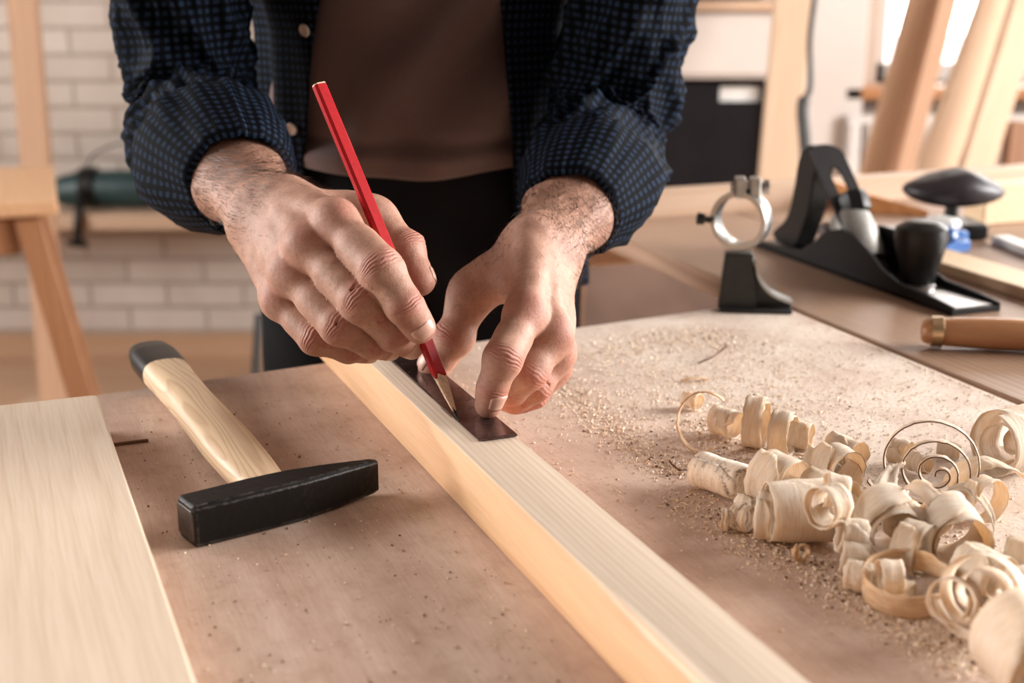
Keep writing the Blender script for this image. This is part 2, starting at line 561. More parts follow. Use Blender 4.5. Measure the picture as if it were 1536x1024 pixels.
class MB:
    """collects shapes in local coordinates"""
    def __init__(s):
        s.v = []; s.f = []

    def add(s, v, f):
        o = len(s.v)
        s.v += [tuple(map(float, p)) for p in v]
        s.f += [tuple(i + o for i in q) for q in f]
        return s

    def box(s, lo, hi, b=0.0, tf=None):
        (x0, y0, z0), (x1, y1, z1) = lo, hi
        if b <= 0:
            v = [(x, y, z) for z in (z0, z1) for y in (y0, y1) for x in (x0, x1)]
            f = [(0, 2, 3, 1), (4, 5, 7, 6), (0, 1, 5, 4), (2, 6, 7, 3), (0, 4, 6, 2), (1, 3, 7, 5)]
        else:
            v = []
            rings = [(z0, b), (z0 + b, 0), (z1 - b, 0), (z1, b)]
            for z, i in rings:
                a, c = x0 + i, x1 - i
                d, e = y0 + i, y1 - i
                k = b * .6 if i == 0 else 0
                v += [(a + k, d, z), (c - k, d, z), (c, d + k, z), (c, e - k, z), (c - k, e, z), (a + k, e, z), (a, e - k, z), (a, d + k, z)] if k else \
                     [(a, d, z), (c, d, z), (c, d, z), (c, e, z), (c, e, z), (a, e, z), (a, e, z), (a, d, z)]
            # proper octagonal rings
            v = []
            for z, i in rings:
                a, c, d, e = x0 + i, x1 - i, y0 + i, y1 - i
                k = b
                v += [(a + k, d, z), (c - k, d, z), (c, d + k, z), (c, e - k, z), (c - k, e, z), (a + k, e, z), (a, e - k, z), (a, d + k, z)]
            f = [tuple(range(7, -1, -1)), tuple(range(24, 32))]
            for r in range(3):
                for i in range(8):
                    j = (i + 1) % 8
                    f.append((r * 8 + i, r * 8 + j, r * 8 + 8 + j, r * 8 + 8 + i))
        if tf is not None:
            v = [tuple(tf @ Vector(p)) for p in v]
        return s.add(v, f)

    def tube(s, pts, rad, n=12, caps=True, up=(0, 0, 1), flat=1.0):
        pts = [np.asarray(p, float) for p in pts]
        if not hasattr(rad, '__len__'): rad = [rad] * len(pts)
        v = []
        nrm = None
        for i, p in enumerate(pts):
            t = unit(pts[min(i + 1, len(pts) - 1)] - pts[max(i - 1, 0)])
            if nrm is None:
                u = np.asarray(up, float)
                if abs(np.dot(u, t)) > .95: u = np.array([1.0, 0, 0])
                nrm = unit(u - t * np.dot(u, t))
            else:
                nrm = unit(nrm - t * np.dot(nrm, t))
            b = np.cross(t, nrm)
            for k in range(n):
                a = 2 * math.pi * k / n
                v.append(p + rad[i] * (math.cos(a) * nrm * flat + math.sin(a) * b))
        f = []
        for i in range(len(pts) - 1):
            for k in range(n):
                j = (k + 1) % n
                f.append((i * n + k, i * n + j, (i + 1) * n + j, (i + 1) * n + k))
        if caps:
            f.append(tuple(range(n - 1, -1, -1)))
            f.append(tuple(range((len(pts) - 1) * n, len(pts) * n)))
        return s.add(v, f)

    def lathe(s, prof, base, axis, n=28, closed=False):
        """prof = [(r, h)...] along axis"""
        m = frame(base, z=axis)
        v = []
        for r, h in prof:
            for k in range(n):
                a = 2 * math.pi * k / n
                v.append(tuple(m @ Vector((r * math.cos(a), r * math.sin(a), h))))
        f = []
        L = len(prof)
        for i in range(L if closed else L - 1):
            i2 = (i + 1) % L
            for k in range(n):
                j = (k + 1) % n
                f.append((i * n + k, i * n + j, i2 * n + j, i2 * n + k))
        if not closed:
            if prof[0][0] > 1e-5: f.append(tuple(range(n - 1, -1, -1)))
            if prof[-1][0] > 1e-5: f.append(tuple(range((L - 1) * n, L * n)))
        return s.add(v, f)

    def prism(s, poly, a0, a1, tf):
        """poly in (p,q) extruded from a0 to a1; tf maps (p, q, a) -> point"""
        n = len(poly)
        v = [tf(p, q, a0) for p, q in poly] + [tf(p, q, a1) for p, q in poly]
        f = [tuple(range(n - 1, -1, -1)), tuple(range(n, 2 * n))]
        for i in range(n):
            j = (i + 1) % n
            f.append((i, j, n + j, n + i))
        return s.add(v, f)

    def build(s, name, mat, parent=None, mtx=None, auto=35, bevel=0.0):
        o = mk(name, s.v, s.f, mat, parent, mtx, auto=auto)
        if bevel:
            bv = o.modifiers.new('bevel', 'BEVEL')
            bv.width = bevel; bv.segments = 2; bv.limit_method = 'ANGLE'; bv.angle_limit = math.radians(30)
        # make normals consistent
        import bmesh
        bm = bmesh.new(); bm.from_mesh(o.data)
        bmesh.ops.recalc_face_normals(bm, faces=bm.faces)
        bm.to_mesh(o.data); bm.free()
        return o


def catmull(pts, n):
    pts = [np.asarray(p, float) for p in pts]
    P = [2 * pts[0] - pts[1]] + pts + [2 * pts[-1] - pts[-2]]
    out = []
    m = len(pts) - 1
    for i in range(n):
        t = i / (n - 1) * m
        k = min(int(t), m - 1)
        t -= k
        a, b, c, d = P[k:k + 4]
        out.append(.5 * ((2 * b) + (c - a) * t + (2 * a - 5 * b + 4 * c - d) * t * t + (3 * b - a - 3 * c + d) * t ** 3))
    return np.array(out)


TABLE = frame((0, 0, T), x=E2, z=EZ)        # local x = across the table, y = along it, z up from its top


def tbl(e1, e2, z=0.0, rot=0.0):
    c, s_ = math.cos(rot), math.sin(rot)
    return frame(TF(e1, e2, z), x=E2 * c + E1 * s_, z=EZ)


# ------------------------------------------------------------------ setting
def struct(o, label=None):
    o['kind'] = 'structure'
    return o


def room():
    WL, WR, WB, WF, H = -3.2, 3.3, 4.08, -2.6, 2.9
    f = MB()
    f.box((WL, WF, -.05), (WR, WB, 0))
    struct(f.build('floor', M['floor_wood']))
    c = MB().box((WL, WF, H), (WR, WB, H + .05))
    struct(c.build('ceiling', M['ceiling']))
    # back wall: brick with a window on the right; the opening x .98..2.75, z .83..2.3
    def wall_pieces(name, mat, boxes):
        b = MB()
        for lo, hi in boxes: b.box(lo, hi)
        return struct(b.build(name, mat))
    wx0, wx1, wz0, wz1 = 1.07, 2.95, .83, 2.35
    wall_pieces('wall_back', M['brick'], [((WL, WB, 0), (.78, WB + .25, H))])
    wall_pieces('wall_back_plaster', M['plaster'], [((.78, WB, 0), (wx0, WB + .25, H)), ((wx1, WB, 0), (WR, WB + .25, H)),
                ((wx0, WB, 0), (wx1, WB + .25, wz0)), ((wx0, WB, wz1), (wx1, WB + .25, H))])
    # side walls, each with a long window opening
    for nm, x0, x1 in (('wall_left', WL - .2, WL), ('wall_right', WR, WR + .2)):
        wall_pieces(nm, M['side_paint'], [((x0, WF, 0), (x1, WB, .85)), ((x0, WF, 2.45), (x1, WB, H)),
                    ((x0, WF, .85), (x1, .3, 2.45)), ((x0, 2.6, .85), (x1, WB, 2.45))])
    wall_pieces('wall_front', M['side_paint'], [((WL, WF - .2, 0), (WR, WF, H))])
    # window in the back wall
    w = MB()
    for x in (wx0, 1.66, 2.25, wx1 - .05):
        w.box((x, WB + .10, wz0), (x + .05, WB + .16, wz1))
    w.box((wx0, WB + .10, wz0), (wx1, WB + .16, wz0 + .05)); w.box((wx0, WB + .10, wz1 - .05), (wx1, WB + .16, wz1))
    wf = struct(w.build('window_1', M['white_paint']))
    gl = NT('window_glass'); gl.color((1, 1, 1)); gl.set(Roughness=0.0); gl.b.inputs['Transmission Weight'].default_value = 1.0
    gl.b.inputs['IOR'].default_value = 1.02
    MB().box((wx0 + .02, WB + .125, wz0 + .02), (wx1 - .02, WB + .131, wz1 - .02)).build('glass', gl.m, wf)
    MB().box((wx0 - .12, WB - .14, wz0 - .035), (wx1 + .1, WB + .11, wz0), .004).build('window_sill', M['brown_wood'], wf)
    # side windows frames
    for i, x in ((2, WL - .1), (3, WR + .1)):
        w = MB()
        for y in np.linspace(.3, 2.55, 4):
            w.box((x - .03, y, .85), (x + .03, y + .05, 2.45))
        w.box((x - .03, .3, .85), (x + .03, 2.6, .9)); w.box((x - .03, .3, 2.4), (x + .03, 2.6, 2.45))
        struct(w.build('window_%d' % i, M['white_paint']))
    b = MB().box((WL, WB - .02, 0), (.78, WB, .07))
    struct(b.build('baseboard_back', M['floor_wood']))
    # plaster pier between brick and window
    struct(MB().box((.80, WB - .14, 0), (1.0, WB, H), .004).build('trim_1', M['white_paint']))


def tables():
    # near table: plywood top on a frame
    z0 = -.018
    a = empty('work_table', (0, 0, 0), 'pinkish plywood work table top strewn with pale sawdust, the beam lies across it', 'table', mtx=tbl(0, 0, -T))
    poly = [(-.62, .10), (.7235, .10), (.7275, 1.095), (.716, 1.124), (.690, 1.131), (-.62, .990)]
    b = MB().prism(poly, z0, 0, lambda p, q, r: (p, q, r))
    b.build('table_top', M['plywood'], a, TABLE, bevel=.0012)
    b = MB()
    for lo, hi in (((-.55, .16, -.10), (.66, .19, -.018)), ((-.55, .90, -.10), (.66, .93, -.018)), ((-.55, .19, -.10), (-.52, .90, -.018)), ((.63, .19, -.10), (.66, .90, -.018))):
        b.box(lo, hi)
    b.build('apron', M['oak_bench'], a, TABLE)
    for x in (-.55, .60):
        for y in (.16, .87):
            MB().box((x, y, -T), (x + .06, y + .06, -.018), .003).build('leg', M['oak_bench'], a, TABLE)
    # second bench to the right: planks with a raised back rail
    a = empty('plank_bench', (0, 0, 0), 'brown plank workbench to the right carrying the black hand plane', 'workbench', mtx=tbl(0, .74, -T))
    x = .7345
    for w, m in ((.221, 0), (.20, 1), (.22, 0), (.22, 1)):
        MB().box((x, -.1, -.024), (x + w - .003, 1.585, 0), .0015).build('top_plank', M['oak_bench'], a, TABLE)
        x += w
    MB().box((.7345, 1.585, -.06), (x, 1.625, .032), .003).build('back_rail', M['rail_wood'], a, TABLE)
    MB().box((1.0, -.05, -.12), (1.03, 1.55, -.0245)).build('side_rail', M['oak_bench'], a, TABLE)
    for y in (0, 1.47):
        for xx in (1.04, 1.5):
            MB().box((xx, y, -T), (xx + .07, y + .07, -.0245), .003).build('leg', M['oak_bench'], a, TABLE)


def timber():
    # beam across the table
    e2a, e2b, h = .2617, .3030, .039
    y0, y1 = .16, 1.16
    n = 90
    v = []; uvs = []
    for i in range(n + 1):
        y = y0 + (y1 - y0) * i / n
        # wane: bark edge missing along part of the top left arris
        g = math.exp(-((y - .50) / .035) ** 2) * .6 + (1 / (1 + math.exp((y - .475) / .012))) * .75
        c = .0012 + .0085 * g * (1 + .3 * mnoise.noise(Vector((y * 60, 0, 0))))
        r = .0012 + (.0012 if .7 < y < .74 else 0) * abs(mnoise.noise(Vector((y * 300, 3, 0)))) * 2
        sec = [(e2a + .001, 0), (e2b - .001, 0), (e2b, .001), (e2b, h - r), (e2b - r, h), (e2a + c, h), (e2a + c * .35, h - c * .3), (e2a, h - c), (e2a, .001)]
        v += [(p, y, q) for p, q in sec]
    k = 9
    f = []; fm = []
    for i in range(n):
        for j in range(k):
            j2 = (j + 1) % k
            f.append((i * k + j, i * k + j2, (i + 1) * k + j2, (i + 1) * k + j))
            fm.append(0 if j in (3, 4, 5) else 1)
    f.append(tuple(range(k - 1, -1, -1))); f.append(tuple(range(n * k, n * k + k))); fm += [1, 1]
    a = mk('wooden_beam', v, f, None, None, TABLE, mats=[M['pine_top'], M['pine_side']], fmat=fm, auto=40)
    tag(a, 'long square pine beam lying diagonally across the table under both hands', 'timber')
    tp = G(689, 634, T + h)
    px_, py_ = float(tp @ E2), float(tp @ E1)
    ln = MB().box((px_ - .0004, py_, h + .00002), (px_ + .0002, py_ + .040, h + .00012)).box((px_ - .0013, py_ + .012, h + .00002), (px_ - .0009, py_ + .034, h + .00012))
    ln.build('pencil_mark', M['graphite'], a, TABLE)
    # left board
    yb = MB().box((-.5, .12, 0), (.0687, .975, .028), .0015)
    b = yb.build('pine_board', M['board_pine'], None, TABLE)
    tag(b, 'wide pale pine board lying flat on the table at the left edge', 'timber')
    # dark sliver under/next to board
    s_ = MB().box((.064, .938, .0), (.098, .9405, .002))
    b = s_.build('wood_splinter', M['speck'], None, TABLE)
    tag(b, 'thin dark splinter poking out beside the end of the pale board', 'splinter')
    # dark blade the hand presses on the beam
    m = tbl(.808 - .0, .0, .0)
    g0 = G(718, 663, T + h)
    x0 = float(g0 @ E2); yy = float(g0 @ E1)
    bl = MB().box((x0, yy, h + .0002), (x0 + .0262, yy + .245, h + .0022), .0006)
    b = bl.build('steel_rule', M['blade'], None, TABLE)
    tag(b, 'short dark polished steel strip pressed on the beam by the fingers', 'ruler')


def pencil():
    tip = G(689, 634, T + .0395)
    d0 = float((tip - CAM) @ FW)
    top = J(478, 126, .900)
    ax = unit(top - tip)
    L = float(np.linalg.norm(top - tip))
    view = unit(tip - CAM)
    side = unit(np.cross(ax, view))            # across, seen from the camera
    nrm = unit(np.cross(side, ax))
    if nrm @ view > 0: nrm = -nrm
    # the octagon section: wide face turned to the right, narrow one to the left
    ca, sa = math.cos(math.radians(33)), math.sin(math.radians(33))
    if side[0] < 0: side = -side
    X = side * ca + nrm * sa
    X = side * ca - nrm * sa
    Y = np.cross(ax, X)
    m = frame(tip, x=X, z=ax)
    root = empty('pencil', tip, 'red flat carpenter pencil held in the hand, tip on the beam edge', 'pencil', mtx=m)
    w, t_, c = .0046, .0034, .0016
    octo = [(-w, -t_ + c), (-w + c, -t_), (w - c, -t_), (w, -t_ + c), (w, t_ - c), (w - c, t_), (-w + c, t_), (-w, t_ - c)]

    def sections(levels):
        v = []; f = []
        for sc, z, wob in levels:
            for i, (p, q) in enumerate(octo):
                v.append((p * sc, q * sc, z + (wob * (1 if i % 2 else -1) if wob else 0)))
        n = 8
        for i in range(len(levels) - 1):
            for k in range(n):
                j = (k + 1) % n
                f.append((i * n + k, i * n + j, (i + 1) * n + j, (i + 1) * n + k))
        f.append(tuple(range(n - 1, -1, -1))); f.append(tuple(range((len(levels) - 1) * n, len(levels) * n)))
        return MB().add(v, f)
    sections([(1, .034, .0022), (1, .05, 0), (1, L - .003, 0), (.985, L - .001, 0)]).build('painted_shaft', M['red_paint'], root, m, auto=20)
    sections([(.97, L - .0012, 0), (.93, L, 0)]).build('end_grain', M['pencil_wood'], root, m, auto=20)
    sections([(.30, .0095, .0012), (.55, .018, .0006), (.985, .0365, .0022)]).build('sharpened_wood', M['pencil_wood'], root, m, auto=15)
    sections([(.05, .0002, 0), (.16, .004, 0), (.33, .0115, .0003)]).build('lead', M['graphite'], root, m, auto=15)
    return tip, ax


def hammer():
    hc = G(416, 742, T + .0125)
    # axes: x along the head from face to peen, y from head toward the handle end
    a = math.radians(31)
    X = np.array([math.cos(a), math.sin(a), 0])
    # head runs from left face to peen tip
    pl = G(290, 764, T + .025); pr = G(567, 687, T + .025)
    hd = math.radians(36)
    X = np.array([math.cos(hd), math.sin(hd), 0]); Y = np.array([-math.sin(hd), math.cos(hd), 0])
    L = float((pr - pl) @ X)
    org = pl + Y * .0125 - EZ * .025          # centre of the left face on the ground
    m = frame(org, x=X, z=EZ)
    root = empty('hammer', org, 'hammer with black steel head and wooden handle lying between board and beam', 'hammer', mtx=m)
    h = .0262
    prof = [(0, .0108, .0015), (.0018, .0125, .0), (.020, .0128, 0), (.046, .0132, -.0002), (.070, .0125, 0), (.095, .0090, .0006), (L - .004, .0040, .002), (L, .0026, .003)]
    v = []
    ch = .0022
    for x, w, dz in prof:
        zb, zt = max(dz, .0), h - dz
        # the near side narrows a bit more than the far side, seen from above
        c = min(ch, w * .45)
        off = 0.0
        for y, z in ((-w + c, zb), (w - c, zb), (w, zb + c), (w, zt - c), (w - c, zt), (-w + c, zt), (-w, zt - c), (-w, zb + c)):
            v.append((x, y + off, z))
    f = []
    n = 8
    for i in range(len(prof) - 1):
        for k in range(n):
            j = (k + 1) % n
            f.append((i * n + k, i * n + j, (i + 1) * n + j, (i + 1) * n + k))
    f.append(tuple(range(n - 1, -1, -1))); f.append(tuple(range((len(prof) - 1) * n, len(prof) * n)))
    MB().add(v, f).build('head', M['hammer'], root, m, auto=28, bevel=.0006)
    fc = MB()
    pv = [(-.0006, y * 1.0, z) for y, z in ((-.0095, .0035), (.0095, .0035), (.0108, .005), (.0108, h - .005), (.0095, h - .0035), (-.0095, h - .0035), (-.0108, h - .005), (-.0108, .005))]
    pv2 = [(.0006, y, z) for _, y, z in pv]
    fc.add(pv + pv2, [tuple(range(8)), tuple(range(15, 7, -1))] + [(i, (i + 1) % 8, 8 + (i + 1) % 8, 8 + i) for i in range(8)])
    fc.build('striking_face', M['worn_steel'], root, m, bevel=.0003)
    # handle
    hx = .058
    start = np.array([hx, .006, h / 2])
    tipw = G(222, 528, T + .017)
    inv = np.array(m.inverted())
    tip = (inv @ np.append(tipw, 1))[:3]
    d = unit(tip - start); d[2] *= 1
    Lh = float(np.linalg.norm(tip - start))
    sidev = unit(np.cross(EZ, d)); nv = np.cross(d, sidev)

    def loft(s0, s1, n, grow=0.0, cap0=True):
        S = [0, .07, .16, .28, .42, .58, .72, .84, .93, .985, 1.0]
        W = [.0135, .0150, .0168, .0180, .0172, .0160, .0170, .0186, .0186, .0165, .0110]
        H = [.0095, .0098, .0104, .0110, .0110, .0112, .0118, .0124, .0124, .0108, .007]
        v = []; f = []
        k = 20
        for i in range(n + 1):
            s_ = s0 + (s1 - s0) * (i / n)
            if s1 == 1.0: s_ = s0 + (s1 - s0) * (1 - (1 - i / n) ** 1.8)
            w = np.interp(s_, S, W) + grow; hh = np.interp(s_, S, H) + grow
            c = start + d * Lh * s_
            for j in range(k):
                a_ = 2 * math.pi * j / k
                ca, sa = math.cos(a_), math.sin(a_)
                e = .75
                px = math.copysign(abs(ca) ** e, ca) * w; pz = math.copysign(abs(sa) ** e, sa) * hh
                q = c + sidev * px + nv * pz
                v.append(q)
        for i in range(n):
            for j in range(k):
                j2 = (j + 1) % k
                f.append((i * k + j, i * k + j2, (i + 1) * k + j2, (i + 1) * k + j))
        f.append(tuple(range(k - 1, -1, -1))); f.append(tuple(range(n * k, n * k + k)))
        return v, f
    # local object frame with y along the handle, for the grain
    hm = m @ frame(start, y=d, z=nv)
    hinv = np.array(frame(start, y=d, z=nv).inverted())

    def tohandle(v):
        return [tuple((hinv @ np.append(p, 1))[:3]) for p in v]
    v, f = loft(0, .815, 40)
    MB().add(tohandle(v), f).build('handle', M['handle_wood'], root, hm, auto=60)
    v, f = loft(.81, 1.0, 16, .0002)
    MB().add(tohandle(v), f).build('painted_grip_end', M['black_plastic'], root, hm, auto=60)


def hand_plane():
    m = tbl(1.016, .855, 0)                    # local x across, y along (rear = +), z up
    root = empty('hand_plane', (0, 0, 0), 'black metal bench plane with grey cap and two black handles', 'plane', mtx=m)
    L, W = .355, .058
    MB().box((0, 0, 0), (W, L, .006), .001).build('sole', M['japanned'], root, m)
    MB().box((.005, .004, .0062), (W - .005, .085, .0068)).build('toe_bed', M['steel'], root, m)
    prof = [(.0, .0), (.0, .009), (.03, .012), (.08, .014), (.11, .022), (.14, .038), (.165, .049), (.19, .051), (.215, .044), (.235, .028), (.26, .014), (.31, .010), (L, .009), (L, 0)]
    for x0 in (0, W - .0035):
        MB().prism(prof, x0, x0 + .0035, lambda p, q, r: (r, p, q)).build('cheek', M['japanned'], root, m, bevel=.0008)
    # frog
    MB().prism([(.15, .006), (.235, .006), (.225, .03), (.20, .045)], .012, W - .012, lambda p, q, r: (r, p, q)).build('frog', M['japanned'], root, m, bevel=.001)
    # blade iron with a slot, leaning back
    p0 = np.array([W / 2, .168, .022]); p1 = np.array([W / 2, .272, .128])
    d = unit(p1 - p0); xx = np.array([1.0, 0, 0]); nn = np.cross(xx, d)
    im = m @ frame(p0, x=xx, z=nn)
    Li = float(np.linalg.norm(p1 - p0))
    w = .0215
    outer = []
    for a_ in np.linspace(0, math.pi, 12):
        outer.append((w * math.cos(a_), Li - .014 + .014 * math.sin(a_)))
    outer = [(w, 0)] + outer + [(-w, 0)]
    # slot as inner ring
    inner = []
    sw, s0, s1 = .0075, .070, .118
    K = len(outer)
    pts = []
    cx, cy = 0, (s0 + s1) / 2
    for p, q in outer:
        a_ = math.atan2(q - cy, p - cx)
        ux, uy = math.cos(a_), math.sin(a_)
        # superellipse point
        hx, hy = sw, (s1 - s0) / 2
        r = 1 / ((abs(ux / hx) ** 3 + abs(uy / hy) ** 3) ** (1 / 3))
        inner.append((cx + ux * r, cy + uy * r))
    # densify
    def dens(o):
        out = []
        for i in range(len(o)):
            a_, b_ = o[i], o[(i + 1) % len(o)]
            for k in range(4):
                out.append((a_[0] + (b_[0] - a_[0]) * k / 4, a_[1] + (b_[1] - a_[1]) * k / 4))
        return out
    outer = dens(outer)
    inner = []
    for p, q in outer:
        a_ = math.atan2(q - cy, (p - cx))
        ux, uy = math.cos(a_), math.sin(a_)
        r = 1 / ((abs(ux / sw) ** 3 + abs(uy / ((s1 - s0) / 2)) ** 3) ** (1 / 3))
        inner.append((ux * r, cy + uy * r))
    K = len(outer); th = .0024
    v = [(p, q, 0) for p, q in outer] + [(p, q, 0) for p, q in inner] + [(p, q, th) for p, q in outer] + [(p, q, th) for p, q in inner]
    f = []
    for i in range(K):
        j = (i + 1) % K
        f += [(i, K + i, K + j, j), (2 * K + i, 2 * K + j, 3 * K + j, 3 * K + i), (i, j, 2 * K + j, 2 * K + i), (K + i, 3 * K + i, 3 * K + j, K + j)]
    MB().add(v, f).build('blade_iron', M['japanned'], root, im)
    # tote
    tp = [(.335, .008), (.300, .008), (.285, .03), (.272, .06), (.268, .09), (.262, .112), (.272, .128), (.290, .124), (.300, .108), (.306, .075), (.318, .04), (.345, .018)]
    tpc = catmull([np.array([a_, b_, 0]) for a_, b_ in tp + tp[:1]], 50)[:-1]
    MB().prism([(q[0], q[1]) for q in tpc], W / 2 - .012, W / 2 + .012, lambda p, q, r: (r, p, q)).build('rear_handle', M['black_plastic'], root, m, bevel=.004)
    # lever cap + wheel
    c0 = np.array([W / 2, .184, .014]); ax = unit(np.array([0, .55, .83]))
    MB().lathe([(.0245, 0), (.0255, .012), (.0250, .035), (.021, .054), (.012, .063), (.0, .065)], c0, ax, 32).build('lever_cap', M['grey_cast'], root, m, auto=50)
    k = MB().lathe([(.013, 0), (.0175, .004), (.0180, .018), (.015, .026), (0, .027)], c0 + ax * .056 + np.array([0.004, -.010, 0]), ax, 8)
    k.build('cap_screw', M['black_plastic'], root, m, auto=30, bevel=.001)
    # front knob
    b0 = np.array([W / 2, .090, .006])
    MB().lathe([(.015, 0), (.016, .006), (.019, .02), (.0235, .036), (.0265, .050), (.0255, .062), (.016, .068), (0, .069)], b0, np.array([0, .0, 1]), 28).build('front_knob', M['black_plastic'], root, m, auto=50)
    MB().lathe([(.009, 0), (.009, .003), (.005, .006), (0, .0065)], b0 + np.array([.012, -.006, .058]), unit([.5, -.3, .8]), 20).build('knob_screw', M['steel'], root, m, auto=50)
    MB().lathe([(.018, 0), (.018, .003), (.013, .007)], b0 + np.array([0, -.001, .0]), (0, 0, 1), 24).build('knob_base', M['steel'], root, m, auto=50)
    MB().lathe([(.010, -.005), (.012, 0), (.010, .005), (0, .0055)], np.array([W / 2, .25, .035]), (0, 1, .3), 20).build('adjuster_wheel', M['steel'], root, m)


def ring_stand():
    base = G(1131, 463, T)
    # facing the camera, turned a little to the right
    xa = unit(np.array([1, -.10, 0])); za = EZ; ya = np.cross(za, xa)
    m = frame(base, x=xa, z=za)
    root = empty('ring_clamp_stand', base, 'grey metal clamp stand with a round collar standing at the board corner', 'clamp', mtx=m)
    s = 1.336 / FPX                            # metres per pixel there

    def px(u, v):
        return ((u - 1132) * s, (461 - v) * s * 1.035)
    # column
    poly = [px(*p) for p in ((1078, 460), (1082, 420), (1086, 378), (1127, 378), (1128, 400), (1134, 425), (1133, 461))]
    MB().prism(poly, -.010, .010, lambda p, q, r: (p, r, q)).build('column', M['stand_metal'], root, m, bevel=.0015)
    poly = [px(*p) for p in ((1130, 461), (1128, 395), (1133, 405), (1140, 422), (1152, 434), (1170, 443), (1186, 449), (1186, 461))]
    MB().prism(poly, -.004, .004, lambda p, q, r: (p, r, q)).build('gusset', M['stand_metal'], root, m, bevel=.001)
    MB().box((px(1080, 0)[0], -.02, 0), (px(1186, 0)[0], .02, .004), .001).build('foot', M['stand_metal'], root, m)
    # flange following the gusset edge
    pts = catmull([np.array([*px(*p), 0]) for p in ((1129, 392), (1134, 412), (1144, 428), (1160, 440), (1186, 450))], 24)
    fl = MB()
    v = []; f = []
    for q in pts:
        v += [(q[0], -.011, q[1]), (q[0], .011, q[1]), (q[0] + .0012, .011, q[1] + .0022), (q[0] + .0012, -.011, q[1] + .0022)]
    for i in range(len(pts) - 1):
        for k in range(4):
            k2 = (k + 1) % 4
            f.append((4 * i + k, 4 * i + k2, 4 * i + 4 + k2, 4 * i + 4 + k))
    f += [(3, 2, 1, 0), (len(v) - 4, len(v) - 3, len(v) - 2, len(v) - 1)]
    fl.add(v, f).build('flange', M['ring_metal'], root, m)
    # collar ring
    cx, cz = px(1107, 331)
    R, r = .0285, .0232
    ax = unit(np.array([-.42, -1, .0]))
    c = np.array([cx, 0, cz]) - ax * .008
    MB().lathe([(r, -.002), (R - .001, -.002), (R, 0), (R, .016), (R - .001, .018), (r, .018), (r - .001, .008)], c, ax, 48, closed=True).build('collar', M['ring_metal'], root, m, auto=40)
    bx, bz = px(1114, 284)
    b = MB().box((bx - .012, -.010, bz - .010), (bx - .002, .010, bz + .009), .001)
    b.box((bx + .002, -.010, bz - .010), (bx + .012, .010, bz + .009), .001)
    b.build('clamp_lugs', M['ring_metal'], root, m)
    MB().lathe([(.004, 0), (.004, .03), (.007, .031), (.007, .036), (0, .037)], (bx - .016, 0, bz), (1, 0, 0), 16).build('clamp_bolt', M['steel'], root, m)
    MB().lathe([(.003, 0), (.003, .006), (.0055, .007), (.006, .014), (0, .015)], (cx - .028, 0, cz - .001), (-1, 0, .1), 14).build('thumb_screw', M['stand_metal'], root, m)


